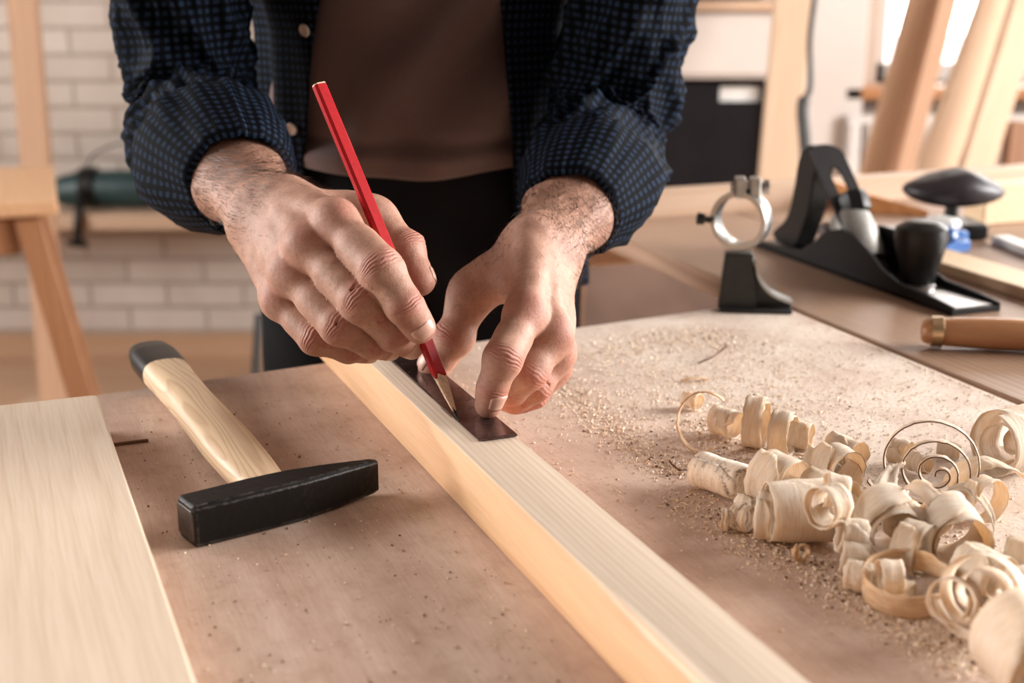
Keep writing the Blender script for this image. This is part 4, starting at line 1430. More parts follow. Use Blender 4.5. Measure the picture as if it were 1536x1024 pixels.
    # 21 flake
    curl(g(1198, 832, .004), g(1206, 836, .004), .0060, .0035, 1.6, .003, 'small loose flake curl in front of the pile', .5, seed=49, mat='shaving_warm')
    # far bits
    curl(g(1028, 600, .006), g(1050, 606, .006), .0070, .005, 1.4, .012, 'blurred little curl behind the thin open loop', .4, seed=50)
    pts = catmull([g(1046, 545, .001), g(1060, 540, .004), g(1072, 532, .003), g(1084, 522, .005)], 16)
    ribbon('wood_shaving', pts, unit(E2 + EZ * .4), np.linspace(.003, .009, 16), .0006, M['speck'], 'reddish brown chip far back on the board', seed=51, group='loose chips on the board')
    pts = catmull([g(1024, 572, .001), g(1042, 568, .003), g(1064, 570, .001)], 16)
    ribbon('wood_shaving', pts, unit(E1), .005, .0006, M['shaving_warm'], 'tan flat chip between brown chip and loop', seed=52, group='loose chips on the board')
    pts = catmull([g(1004, 692, .001), g(1014, 703, .003), g(1022, 706, .004), g(1038, 704, .002)], 16)
    ribbon('wood_shaving', pts, unit(E1 * .7 + EZ), .0012, .0006, M['speck'], 'thin black bark thread left of the marked tube', seed=53, group='loose chips on the board')


def sawdust():
    """loose dust and specks: nobody could count them"""
    V = []; F = []; FM = []

    def chip(p, s, asp, mat, lift=0.0):
        hh = random.uniform(.35, .7)
        a = random.random() * math.pi * 2
        tl = random.uniform(-.25, .25)
        ax = np.array([math.cos(a), math.sin(a), tl * .6]); ay = np.array([-math.sin(a), math.cos(a), random.uniform(-.4, .4)])
        l, w, h = s * asp, s, s * hh
        b = len(V)
        p = np.asarray(p) + EZ * lift
        for i, (x, y, z) in enumerate(((-1, -.6, 0), (1, -.6, 0), (1, .6, 0), (-1, .6, 0), (-.5, -.3, 1), (.6, -.3, 1), (.5, .4, 1), (-.6, .3, 1))):
            q = p + ax * x * l / 2 + ay * y * w / 2 + EZ * (z * h + h * .3)
            q[2] = max(q[2], T + .00005)
            V.append(q)
        for f in ((3, 2, 1, 0), (4, 5, 6, 7), (0, 1, 5, 4), (1, 2, 6, 5), (2, 3, 7, 6), (3, 0, 4, 7)):
            F.append(tuple(b + i for i in f)); FM.append(mat)
    R = random.random
    blocked = lambda p: (.255 < p @ E2 < .31) or (p @ E2 > .722) or (p @ E1 > 1.085)

    def scatter(n, gen, smin, smax, pm):
        k = 0
        while k < n:
            p = gen()
            if blocked(p): k += 1; continue
            mt = random.choices((0, 1, 2), pm)[0]
            s = smin + (smax - smin) * R() ** 3
            chip(p, s, random.uniform(1, 1.6), mt)
            k += 1

    def rnd():                                  # the right hand part of the board
        return G(0, 0, T) * 0 + TF(random.uniform(.30, 1.09), random.uniform(.31, .72))
    scatter(2600, rnd, .0004, .0012, (.62, .35, .03))

    def far():                                  # dense behind the shavings
        return TF(min(1.09, max(.5, random.gauss(.90, .10))), min(.72, max(.34, random.gauss(.52, .10))))
    scatter(9500, far, .0005, .0017, (.66, .325, .015))

    def ridge(pts, w):
        P_ = [G(u, v, T) for u, v in pts]
        def gen():
            i = random.randrange(len(P_) - 1)
            t_ = R()
            p = P_[i] * (1 - t_) + P_[i + 1] * t_
            return p + E1 * random.gauss(0, w) + E2 * random.gauss(0, w)
        return gen
    scatter(2600, ridge([(840, 570), (880, 610), (930, 655), (985, 690), (1040, 715)], .010), .0005, .0018, (.5, .42, .08))
    scatter(5000, ridge([(1020, 740), (1090, 795), (1170, 835), (1260, 880), (1330, 925), (1420, 975), (1500, 1010)], .012), .0004, .0018, (.46, .48, .06))
    scatter(2400, ridge([(1030, 640), (1100, 670), (1200, 690), (1300, 740), (1400, 800), (1500, 860)], .016), .0006, .0022, (.55, .4, .05))
    scatter(1500, ridge([(900, 540), (960, 510), (1040, 500), (1120, 520)], .02), .0006, .0020, (.65, .3, .05))

    def left():
        return TF(random.uniform(.45, 1.0), random.uniform(.08, .25))
    scatter(900, left, .0004, .0017, (.38, .32, .30))
    def front():
        return TF(random.uniform(.3, .62), random.uniform(.075, .25))
    scatter(420, front, .0004, .0015, (.45, .3, .25))
    o = mk('sawdust', V, F, None, None, None, mats=[M['dust_light'], M['dust_mid'], M['speck']], fmat=FM)
    tag(o, 'pale sawdust and wood crumbs scattered over the table board', 'sawdust', kind='stuff')


# ------------------------------------------------------------------ the man
def smin(a, b, k):
    h = np.maximum(k - np.abs(a - b), 0) / k
    return np.minimum(a, b) - h * h * k * .25


def cone(P, a, b, ra, rb, n=None, k=1.0):
    """tapered capsule; with n the section is k times thinner along n"""
    a = np.asarray(a, float); b = np.asarray(b, float)
    ba = b - a
    L2 = float(ba @ ba) + 1e-12
    q = P - a
    h = np.clip((q @ ba) / L2, 0, 1)
    q = q - h[:, None] * ba
    if n is not None:
        n = np.asarray(n, float); n = unit(n - ba * (n @ ba) / L2)
        q = q + ((k - 1) * (q @ n))[:, None] * n
    d = np.sqrt(np.einsum('ij,ij->i', q, q))
    return d - (ra + (rb - ra) * h)


def surface_nets(f, lo, hi, h, m=5, margin=2.2):
    lo = np.asarray(lo, float); hi = np.asarray(hi, float)
    dims = (np.ceil((hi - lo) / (h * m)).astype(int)) * m + 1
    cd = (dims - 1) // m + 1
    gx, gy, gz = [lo[i] + np.arange(cd[i]) * h * m for i in range(3)]
    C = np.stack(np.meshgrid(gx, gy, gz, indexing='ij'), -1).reshape(-1, 3)
    cv = f(C).reshape(cd)
    # blocks that may hold the surface
    near = np.abs(cv) < h * m * margin
    nb = np.zeros(cd - 1, bool)
    for dx in (0, 1):
        for dy in (0, 1):
            for dz in (0, 1):
                nb |= near[dx:cd[0] - 1 + dx, dy:cd[1] - 1 + dy, dz:cd[2] - 1 + dz]
    full = np.repeat(np.repeat(np.repeat(cv, m, 0), m, 1), m, 2)[:dims[0], :dims[1], :dims[2]].astype(np.float32)
    mask = np.zeros(dims, bool)
    b = np.repeat(np.repeat(np.repeat(nb, m, 0), m, 1), m, 2)
    mask[:-1, :-1, :-1] |= b; mask[1:, :-1, :-1] |= b; mask[:-1, 1:, :-1] |= b; mask[:-1, :-1, 1:] |= b
    mask[1:, 1:, :-1] |= b; mask[1:, :-1, 1:] |= b; mask[:-1, 1:, 1:] |= b; mask[1:, 1:, 1:] |= b
    idx = np.argwhere(mask)
    vals = np.empty(len(idx), np.float32)
    for s in range(0, len(idx), 400000):
        vals[s:s + 400000] = f(lo + idx[s:s + 400000] * h)
    full[mask] = vals
    S = full < 0
    c = [S[i:dims[0] - 1 + i, j:dims[1] - 1 + j, k:dims[2] - 1 + k] for i in (0, 1) for j in (0, 1) for k in (0, 1)]
    anyc = c[0].copy(); allc = c[0].copy()
    for x in c[1:]:
        anyc |= x; allc &= x
    cell = anyc & ~allc
    ci = np.argwhere(cell)
    acc = np.zeros((len(ci), 3)); cnt = np.zeros(len(ci))
    corners = [(i, j, k) for i in (0, 1) for j in (0, 1) for k in (0, 1)]
    for a in corners:
        for ax in range(3):
            if a[ax] == 0:
                b_ = list(a); b_[ax] = 1
                va = full[ci[:, 0] + a[0], ci[:, 1] + a[1], ci[:, 2] + a[2]]
                vb = full[ci[:, 0] + b_[0], ci[:, 1] + b_[1], ci[:, 2] + b_[2]]
                cr = (va < 0) != (vb < 0)
                t_ = np.where(cr, va / np.where(cr, va - vb, 1), 0)
                p = np.array(a, float)[None] + np.eye(3)[ax][None] * t_[:, None]
                acc += p * cr[:, None]; cnt += cr
    V = lo + (ci + acc / cnt[:, None]) * h
    num = -np.ones(cell.shape, int)
    num[cell] = np.arange(len(ci))
    F = []
    for ax in range(3):
        o1, o2 = [(1, 2), (2, 0), (0, 1)][ax]
        sl0 = [slice(None)] * 3; sl1 = [slice(None)] * 3
        sl0[ax] = slice(0, -1); sl1[ax] = slice(1, None)
        a, b_ = S[tuple(sl0)], S[tuple(sl1)]
        e = np.argwhere(a != b_)
        e = e[(e[:, o1] > 0) & (e[:, o2] > 0) & (e[:, o1] < dims[o1] - 1) & (e[:, o2] < dims[o2] - 1)]
        s = a[e[:, 0], e[:, 1], e[:, 2]]
        def cid(d1, d2):
            q = e.copy(); q[:, o1] -= d1; q[:, o2] -= d2
            return num[q[:, 0], q[:, 1], q[:, 2]]
        q = np.stack([cid(1, 1), cid(0, 1), cid(0, 0), cid(1, 0)], 1)
        q[~s] = q[~s][:, ::-1]
        F.append(q)
    F = np.concatenate(F)
    return V, F[(F >= 0).all(1)]


def grad(f, P, e=.0003):
    g = np.empty_like(P)
    for i in range(3):
        d = np.zeros(3); d[i] = e
        g[:, i] = (f(P + d) - f(P - d)) / (2 * e)
    return g


def project(f, V, it=3, e=.0003):
    for _ in range(it):
        g = grad(f, V, e)
        V = V - (f(V) / np.maximum((g * g).sum(1), .2))[:, None] * g
    return V


def subdivide(V, F):
    e = np.sort(np.concatenate([F[:, [0, 1]], F[:, [1, 2]], F[:, [2, 3]], F[:, [3, 0]]]), 1)
    ue, inv = np.unique(e, axis=0, return_inverse=True)
    inv = inv.ravel()
    n = len(F); nv = len(V)
    ev = V[ue].mean(1); fv = V[F].mean(1)
    a, b, c, d = [nv + inv[i * n:(i + 1) * n] for i in range(4)]
    m = nv + len(ue) + np.arange(n)
    NF = np.concatenate([np.stack([F[:, 0], a, m, d], 1), np.stack([F[:, 1], b, m, a], 1), np.stack([F[:, 2], c, m, b], 1), np.stack([F[:, 3], d, m, c], 1)])
    return np.concatenate([V, ev, fv]), NF


class Hand:
    def __init__(s, fingers, wrist, cuff, elbow, cmc, palm_n, dors, extra=()):
        s.F = fingers; s.wrist = wrist; s.cuff = cuff; s.elbow = elbow; s.cmc = cmc; s.n = unit(palm_n); s.dors = dors
        s.extra = extra
        s.soft = ()

    def __call__(s, P):
        w = s.wrist; n = s.n
        order = ['index', 'middle', 'ring', 'little']
        arm_n = n
        # forearm
        arm = cone(P, w + unit(s.cuff - w) * .012, s.cuff, .0265, .0330, arm_n, 1.22)
        arm = smin(arm, cone(P, s.cuff, s.elbow, .0335, .037, arm_n, 1.08), .02)
        # palm: metacarpals fan out from the wrist
        across = unit(s.F['little']['j'][0] - s.F['index']['j'][0])
        palm = None
        offs = {'index': -.016, 'middle': -.006, 'ring': .005, 'little': .015}
        for k in order:
            a = w + across * offs[k] + unit(s.F[k]['j'][0] - w) * .008 - n * .002
            b = s.F[k]['j'][0]
            c = cone(P, a, b, .0150, s.F[k]['r'][0] * 1.02, n, 1.0)
            palm = c if palm is None else smin(palm, c, .012)
        # palm-side padding
        mid = (s.F['middle']['j'][0] + s.F['ring']['j'][0]) / 2
        palm = smin(palm, cone(P, w - n * .006, w * .35 + mid * .65 - n * .010, .017, .016), .014)
        palm = smin(palm, cone(P, w + across * .020 - n * .006, w * .45 + s.F['little']['j'][0] * .55 - n * .008 + across * .002, .0145, .0125), .012)
        th = s.F['thumb']
        palm = smin(palm, cone(P, s.cmc, th['j'][0], .0155, .0135), .016)
        web = (s.F['index']['j'][0] * .45 + w * .55)
        palm = smin(palm, cone(P, web - n * .008, th['j'][0] * .6 + s.cmc * .4, .011, .011), .020)
        base = smin(arm, palm, .022)
        # tendons and veins on the back
        for k in order:
            j = s.F[k]['j'][0]; r = s.F[k]['r'][0]
            a = w * .55 + j * .45 + n * .0125
            b = w * .04 + j * .96 + n * (r * .80)
            base = smin(base, cone(P, a, b, .0016, .0030), .009)
        for (a, b, r) in s.extra:
            base = smin(base, cone(P, a, b, r, r), .006)
        H = base
        res = None
        for k in ('thumb', 'index', 'middle', 'ring', 'little'):
            f = s.F[k]; j = f['j']; r = f['r']
            d = s.dors[k]
            c = cone(P, j[0], j[1], r[0] * .96, r[1] * .985)
            if len(j) == 4:
                kk = .010 if k in s.soft else .004
                c = smin(c, cone(P, j[1], j[2], r[1], r[2]), kk)
                c = smin(c, cone(P, j[2], j[3], r[2] * .99, r[3]), kk)
                # bulk of the middle phalanx and knuckle heads
                if k not in s.soft:
                    c = smin(c, cone(P, j[1] + d * .0004, j[1] + d * .0006, r[1] * 1.02, r[1] * 1.02), .005)
                # flesh of the long phalanges
                m0 = j[0] * .45 + j[1] * .55
                c = smin(c, cone(P, m0 - d * .0008, j[0] * .25 + j[1] * .75 - d * .0004, r[1] * .985, r[1] * .98), .005)
            else:
                c = smin(c, cone(P, j[1], j[2], r[1], r[2]), .004)
                c = smin(c, cone(P, j[1] + d * .0006, j[1] + d * .001, r[1] * 1.04, r[1] * 1.04), .004)
            # finger pulp
            tp = j[-1]; pv = j[-2]
            c = smin(c, cone(P, pv * .35 + tp * .65 - d * .002, tp - d * .0018, r[-1] * .98, r[-1] * .9), .004)
            if k != 'thumb':
                # knuckle head on the back of the hand
                kn = j[0] + d * .0012
                c = smin(c, cone(P, kn, kn + unit(j[0] - w) * .002, r[0] * .90, r[0] * .90), .010)
            hk = smin(base, c, .0085 if k != 'thumb' else .014)
            res = hk if res is None else smin(res, hk, .0007)
        return res

    def joints(s):
        out = []
        for k, f in s.F.items():
            j = f['j']
            for i in range(len(j) - 1):
                out.append((k, i, j[i], f['r'][i]))
        return out

    def detail(s, V, N):
        """skin creases over the joints, plus the colour attribute"""
        disp = np.zeros(len(V)); red = np.zeros(len(V)); dark = np.zeros(len(V))
        for k, f in s.F.items():
            j = f['j']; d0 = s.dors[k]
            for i in range(1, len(j) - 1):
                c = j[i]; a = unit(unit(j[i + 1] - j[i]) + unit(j[i] - j[i - 1]))
                n = unit(d0 - a * (d0 @ a)); l = np.cross(a, n)
                q = V - c
                s_, w_, u_ = q @ a, q @ l, q @ n
                r = f['r'][i]
                dist = np.sqrt(s_ ** 2 + w_ ** 2 + u_ ** 2)
                face = np.clip((N @ n) * 1.6, 0, 1)
                near = face * np.exp(-(s_ / .008) ** 2) * (dist < r * 1.7)
                last = (i == len(j) - 2) and len(j) == 4
                wob = .0003 * np.sin(w_ * 700 + i * 2 + len(k))
                if last:
                    lines = [(-.0022, .00035), (.0, .0006), (.0020, .0003)]
                else:
                    lines = [(-.0068, .0003), (-.0046, .00055), (-.0018, .0006), (.0012, .0005), (.0040, .0006), (.0064, .0003)]
                am_k = .45 if k in s.soft else 1.0
                for s0, am in lines:
                    am = am * am_k
                    cur = s0 * (1 - (w_ / (r * 1.15)) ** 2 * .55)
                    disp -= near * am * np.exp(-((s_ - cur + wob) / .00062) ** 2)
                if not last:
                    disp += face * .0007 * np.exp(-((s_) ** 2 / .0035 ** 2 + w_ ** 2 / (r * .55) ** 2)) * (dist < r * 1.7)
                red = np.maximum(red, .55 * face * np.exp(-(s_ / .0075) ** 2) * (dist < r * 1.8))
            # knuckle
            if k != 'thumb':
                c = j[0] + d0 * f['r'][0] * .9
                q = np.linalg.norm(V - c, axis=1)
                red = np.maximum(red, .62 * np.exp(-(q / .011) ** 2))
            q = np.linalg.norm(V - j[-1], axis=1)
            red = np.maximum(red, .40 * np.exp(-(q / .014) ** 2))
        # forearm a little darker
        ax = unit(s.cuff - s.wrist)
        t_ = (V - s.wrist) @ ax
        dark = np.clip((t_ + .005) / .05, 0, 1) * .55
        # broad flesh undulation on the hand back
        return disp, red, dark


def P4(*a): return [J(*q) for q in a]


def build_hands():
    vdir = -FW
    # ---- the man's right hand, holding the pencil (left in the picture)
    R_ = {
        'index': dict(j=P4((503, 334, .893), (571, 405, .862), (607, 459, .860), (630, 490, .868)), r=[.0138, .0138, .0120, .0099]),
        'middle': dict(j=P4((461, 368, .896), (540, 451, .870), (591, 500, .880), (616, 516, .892)), r=[.0134, .0130, .0114, .0092]),
        'ring': dict(j=P4((436, 408, .906), (509, 488, .883), (557, 514, .895), (583, 519, .908)), r=[.0127, .0121, .0104, .0086]),
        'little': dict(j=P4((421, 448, .922), (474, 506, .903), (523, 523, .908), (552, 525, .918)), r=[.0118, .0108, .0094, .0080]),
        'thumb': dict(j=P4((560, 328, .938), (608, 376, .925), (631, 420, .917)), r=[.0138, .0125, .0100]),
    }
    dR = unit(-FW + UP * .55)
    dors = {'index': unit(-FW + UP * .35 + RT * .42), 'middle': unit(-FW + UP * .45 + RT * .30), 'ring': unit(-FW + UP * .45 + RT * .2), 'little': unit(-FW + UP * .35 - RT * .05), 'thumb': unit(RT * .9 + UP * .5 - FW * .2)}
    wR = J(404, 318, .962)
    hR = Hand(R_, wR, J(352, 266, 1.035), J(288, 180, 1.17), J(470, 318, .965), unit(-FW * .75 + UP * .65 - RT * .12), dors,
              extra=[(J(440, 300, .925), J(470, 345, .885), .0010), (J(415, 340, .93), J(432, 385, .895), .0010)])
    # ---- the man's left hand, pressing the steel strip (right in the picture)
    L_ = {
        'index': dict(j=P4((788, 470, .902), (755, 537, .875), (739, 582, .881), (733, 606, .886)), r=[.0122, .0118, .0100, .0084]),
        'middle': dict(j=P4((828, 502, .912), (794, 556, .902), (766, 583, .912), (736, 586, .922)), r=[.0118, .0110, .0098, .0080]),
        'ring': dict(j=P4((834, 528, .925), (803, 577, .918), (774, 596, .926), (748, 594, .936)), r=[.0110, .0100, .0088, .0076]),
        'little': dict(j=P4((829, 552, .938), (800, 590, .932), (774, 600, .938), (752, 598, .944)), r=[.0098, .0086, .0076, .0066]),
        'thumb': dict(j=P4((706, 440, .985), (682, 506, .982), (650, 547, .990)), r=[.0142, .0136, .0112]),
    }
    dorsL = {'index': unit(-FW + UP * .25 + RT * .25), 'middle': unit(-FW * .8 + UP * .2 + RT * .6), 'ring': unit(-FW * .7 + UP * .1 + RT * .7), 'little': unit(-FW * .5 + RT * .8), 'thumb': unit(-FW * .5 + UP * .5 - RT * .65)}
    wL = J(812, 374, .972)
    hL = Hand(L_, wL, J(858, 312, 1.05), J(915, 205, 1.19), J(772, 392, .985), unit(-FW * .72 + UP * .68 + RT * .2), dorsL,
              extra=[(J(815, 400, .945), J(812, 450, .905), .0010), (J(835, 420, .95), J(842, 470, .925), .0010)])
    hL.soft = ('middle', 'ring', 'little')
    out = []
    for h in (hR, hL):
        pts = [p for f in h.F.values() for p in f['j']] + [h.wrist, h.cuff, h.cuff * .6 + h.elbow * .4]
        pts = np.array(pts)
        lo = pts.min(0) - .034; hi = pts.max(0) + .034
        V, F = surface_nets(h, lo, hi, .0018, 5)
        V = project(h, V, 1)
        V, F = subdivide(V, F)
        V = project(h, V, 2)
        N = grad(h, V)
        V, F = subdivide(np.concatenate([V, N], 1), F)
        V, N = V[:, :3].copy(), V[:, 3:].copy()
        N /= np.linalg.norm(N, axis=1)[:, None] + 1e-9
        print('hand verts', len(V))
        disp, red, dark = h.detail(V, N)
        und = np.array([mnoise.noise(Vector(p * 75)) for p in V[::1]]) * .0005
        V = V + N * (disp + und)[:, None]
        out.append((h, V, F, N, red, dark))
    return out


def body_sdf():
    xc = -.09
    sh_l, sh_r = np.array([xc - .19, 1.22, 1.385]), np.array([xc + .19, 1.23, 1.385])
    eR = J(288, 180, 1.17); eL = J(915, 205, 1.19)
    hip = np.array([xc, 1.36, .96])

    def f(P):
        a = cone(P, hip + np.array([-.012, 0, 0]), hip + np.array([.012, 0, 0]), .115, .115, np.array([0, 1, 0]), 1.35)
        a = smin(a, cone(P, (xc, 1.345, 1.0), (xc, 1.33, 1.15), .112, .118, np.array([0, 1, 0]), 1.25), .03)
        a = smin(a, cone(P, (xc - .03, 1.33, 1.15), (xc - .055, 1.28, 1.32), .088, .080), .03)
        a = smin(a, cone(P, (xc + .03, 1.33, 1.15), (xc + .055, 1.28, 1.32), .088, .080), .03)
        a = smin(a, cone(P, sh_l, sh_r, .055, .055), .03)
        a = smin(a, cone(P, (xc, 1.24, 1.38), (xc, 1.15, 1.52), .062, .058), .03)
        # legs
        for sx in (-1, 1):
            k = np.array([xc + sx * .09, 1.36, .50]); an = np.array([xc + sx * .10, 1.42, .09])
            a = smin(a, cone(P, (xc + sx * .075, 1.37, .90), k, .088, .060), .03)
            a = smin(a, cone(P, k, an, .058, .038), .02)
            a = smin(a, cone(P, an + [0, .0, -.03], an + [sx * .02, -.17, -.055], .035, .028), .02)
        # arms down to the elbow, overlapping the fine forearms
        for s0, e, c in ((sh_l, eR, J(352, 266, 1.035)), (sh_r, eL, J(858, 312, 1.05))):
            a = smin(a, cone(P, s0 + [0, .015, 0], e + [0, .016, .008], .038, .031), .015)
            a = smin(a, cone(P, e + [0, .016, .008], e * .5 + c * .5, .031, .028), .02)
        # head bowed over the work
        hc = np.array([xc, 1.09, 1.60]); hd = unit([0, -.62, -.78]); up = unit([0, -.78, .62])
        a = smin(a, cone(P, hc + up * .045 - hd * .02, hc + up * .03 + hd * .012, .078, .074), .03)
        a = smin(a, cone(P, hc - up * .03 + hd * .02, hc - up * .075 + hd * .045, .058, .032), .03)
        a = smin(a, cone(P, hc + up * .015 + hd * .078, hc - up * .018 + hd * .098, .008, .013), .012)
        a = smin(a, cone(P, hc - up * .042 + hd * .078 - RT * .018, hc - up * .042 + hd * .078 + RT * .018, .007, .007), .008)
        for sx in (-1, 1):
            a = smin(a, cone(P, hc + RT * sx * .077 + up * .02, hc + RT * sx * .078 - up * .02, .013, .008, RT, 1.8), .006)
            a = np.maximum(a, -(cone(P, hc + RT * sx * .030 + hd * .094 + up * .016, hc + RT * sx * .032 + hd * .094 + up * .016, .010, .010)))
            a = smin(a, cone(P, hc + RT * sx * .030 + hd * .073 + up * .016, hc + RT * sx * .032 + hd * .073 + up * .016, .0115, .0115), .004)
        return a
    return f, (eR, eL, sh_l, sh_r, xc)


def tube_grid(path, nu, nv, fr, disp=None, uvscale=1.0, start_ref=None, closed=True):
    """surface swept along path (n x 3). fr(i, s, theta) -> radius ; returns verts, faces, uv"""
    n = len(path)
    tan = np.gradient(path, axis=0); tan /= np.linalg.norm(tan, axis=1)[:, None]
    arc = np.concatenate([[0], np.cumsum(np.linalg.norm(np.diff(path, axis=0), axis=1))])
    ref = unit(start_ref if start_ref is not None else UP)
    V = []; UV = []
    for i in range(n):
        ref = unit(ref - tan[i] * (ref @ tan[i]))
        b = np.cross(tan[i], ref)
        for k in range(nu + 1):
            th = 2 * math.pi * k / nu
            dr = math.cos(th) * ref + math.sin(th) * b
            r = fr(i / (n - 1), arc[i], th, dr)
            V.append(path[i] + dr * r)
            UV.append((arc[i] * uvscale, th * .052 * uvscale))
    F = []
    m = nu + 1
    for i in range(n - 1):
        for k in range(nu):
            F.append((i * m + k, i * m + k + 1, (i + 1) * m + k + 1, (i + 1) * m + k))
    return V, F, UV


def ridged(x, y, z):
    a = 1 - abs(mnoise.noise(Vector((x, y, z)))) * 2.2
    return max(a, 0) ** 2.2


def person():
    bf, (eR, eL, sh_l, sh_r, xc) = body_sdf()
    V, F = surface_nets(bf, (xc - .36, .93, -.01), (xc + .36, 1.60, 1.76), .008, 4)
    V = project(bf, V, 2, .001)
    verts = [V]; faces = [F]; red = [np.zeros(len(V)) + .12]; dark = [np.zeros(len(V)) + .3]
    hands = build_hands()
    off = len(V)
    for h, v, f, n, r, d in hands:
        verts.append(v); faces.append(f + off); red.append(r); dark.append(d)
        off += len(v)
    V = np.concatenate(verts); F = np.concatenate(faces)
    me = bpy.data.meshes.new('person')
    me.vertices.add(len(V)); me.vertices.foreach_set('co', V.astype(np.float32).ravel())
    me.loops.add(F.size); me.loops.foreach_set('vertex_index', F.astype(np.int32).ravel())
    me.polygons.add(len(F)); me.polygons.foreach_set('loop_start', np.arange(0, F.size, 4, dtype=np.int32))
    me.polygons.foreach_set('use_smooth', np.ones(len(F), bool))
    me.materials.append(M['skin'])
    at = me.color_attributes.new('tint', 'FLOAT_COLOR', 'POINT')
    col = np.zeros((len(V), 4), np.float32); col[:, 0] = np.concatenate(red); col[:, 1] = np.concatenate(dark); col[:, 3] = 1
    at.data.foreach_set('color', col.ravel())
    me.update(calc_edges=True); me.validate()
    man = bpy.data.objects.new('person', me)
    COL.objects.link(man)
    tag(man, 'person in open dark plaid shirt bending over the table, marking a beam with red pencil', 'person')

    # ---- nails
    hR, hL = hands[0][0], hands[1][0]

    def nail(h, k, length, nrm, size=1.0, back=.0015):
        f = h.F[k]; tip = f['j'][-1]; prev = f['j'][-2]; r = f['r'][-1]
        a = unit(tip - prev)
        n = unit(nrm - a * (nrm @ a)); l = np.cross(a, n)
        v = []; fc = []
        nu, nv = 10, 9
        for i in range(nv + 1):
            s_ = i / nv
            # rounded base and tip
            half = 52 * (1 - .55 * max(0, (.22 - s_) / .22) ** 2 - .25 * max(0, (s_ - .85) / .15) ** 2)
            for j in range(nu + 1):
                th = math.radians((j / nu * 2 - 1) * half * size)
                drop = (1 - math.cos(th)) * 0
                bow = .0022 * (1 - (abs(j / nu * 2 - 1)) ** 2) * (1 if i == nv else 0) + 0
                p = tip + a * (r * .72 - back - length * (1 - s_)) + (n * math.cos(th) + l * math.sin(th)) * r
                v.append(p)
        v = np.array(v)
        v = project(h, v, 4)
        g = grad(h, v); g /= np.linalg.norm(g, axis=1)[:, None]
        idx = np.arange(len(v)); row = idx // (nu + 1); cl = idx % (nu + 1)
        edge = np.minimum(np.minimum(cl, nu - cl) / 2, 1) * np.minimum(row / 1.5, 1)
        v = v + g * (.00005 + .00042 * edge)[:, None] 
        for i in range(nv):
            for j in range(nu):
                q = i * (nu + 1) + j
                fc.append((q, q + 1, q + nu + 2, q + nu + 1))
        o = mk('fingernail', v, fc, M['nail'], man, smooth=True)
        md = o.modifiers.new('s', 'SOLIDIFY'); md.thickness = .0005; md.offset = -.6
        return o
    nail(hR, 'index', .0105, unit(-FW * .95 + RT * .30 - UP * .15))
    nail(hR, 'middle', .0095, unit(-FW + RT * .3 - UP * .5))
    nail(hR, 'ring', .009, unit(-FW - UP * .6))
    nail(hR, 'little', .008, unit(-FW - UP * .6))
    nail(hR, 'thumb', .011, unit(RT * .9 + FW * .35 + UP * .2))
    nail(hL, 'index', .0115, unit(-FW * .74 + RT * .68), back=.0062, size=.85)
    nail(hL, 'thumb', .011, unit(-RT * .8 + UP * .2 - FW * .2))

    # ---- arm hair
    Vh = []; Fh = []
    hr = np.random.default_rng(3)
    for h, v, f, n, r, d in hands:
        ax = unit(h.cuff - h.wrist)
        t_ = (v - h.wrist) @ ax
        dens = np.clip((t_ + .030) / .05, .0, 1)
        dens = np.where(t_ < -.02, .05, dens)
        facing = n @ h.n
        dens = dens * np.clip(facing + .75, .12, 1)
        far = np.linalg.norm(v - h.wrist, axis=1) > .075
        dens[far & (t_ < 0)] = .0
        dens /= dens.sum()
        ids = hr.choice(len(v), 4200, p=dens)
        side = unit(np.cross(ax, h.n))
        for i in ids:
            p = v[i]; nn = n[i]
            dr = -ax * 1.0 + side * hr.normal(.35, .30) + nn * hr.uniform(.12, .40)
            dr = unit(dr)
            L = hr.uniform(.006, .016) * (1 if t_[i] > 0 else .6)
            w = hr.uniform(.00007, .00015)
            bend = unit(-nn * .5 + side * hr.normal(.2, .4) - ax * .6)
            pts = [p - nn * .0003, p + dr * L * .35, p + dr * L * .68 + bend * L * .10, p + dr * L * .9 + bend * L * .26]
            b = len(Vh)
            s1 = unit(np.cross(dr, nn)); s2 = nn
            for q, ww in zip(pts, (1, .9, .6, .12)):
                Vh += [q + s1 * w * ww, q - s1 * w * ww * .5 + s2 * w * ww * .8, q - s1 * w * ww * .5 - s2 * w * ww * .8]
            for sgm in range(3):
                for k in range(3):
                    k2 = (k + 1) % 3
                    Fh.append((b + sgm * 3 + k, b + sgm * 3 + k2, b + sgm * 3 + 3 + k2, b + sgm * 3 + 3 + k))
    o = mk('arm_hair', Vh, Fh, M['hair'], man)
    o['kind'] = 'stuff'
    # head hair cap
    hc = np.array([xc, 1.09, 1.60]); hd = unit([0, -.62, -.78]); up = unit([0, -.78, .62])

    def hs(P):
        a = cone(P, hc + up * .050 - hd * .026, hc + up * .045 + hd * .004, .084, .076)
        cut = (P - hc) @ hd * .8 - (P - hc) @ up * .9 - .012
        return np.maximum(a, cut) + .002 * np.sin(P[:, 0] * 300) * np.sin(P[:, 1] * 260)
    v, f = surface_nets(hs, hc - .17, hc + .17, .006, 4)
    mk('hair', v, f, M['hair'], man, smooth=True)

    # ---- trousers
    def tr(P):
        a = bf(P) - .022
        a = a + .0030 * np.sin(P[:, 2] * 70 + P[:, 0] * 40) * np.cos(P[:, 1] * 50)
        a = np.maximum(a, np.abs(P[:, 0] - xc) - .158)
        a = np.maximum(a, 1.18 - P[:, 1])
        return np.maximum(np.maximum(a, P[:, 2] - 1.03), .10 - P[:, 2])
    v, f = surface_nets(tr, (xc - .26, 1.10, .08), (xc + .26, 1.60, 1.05), .008, 4)
    mk('trousers', v, f, M['trousers'], man, smooth=True)
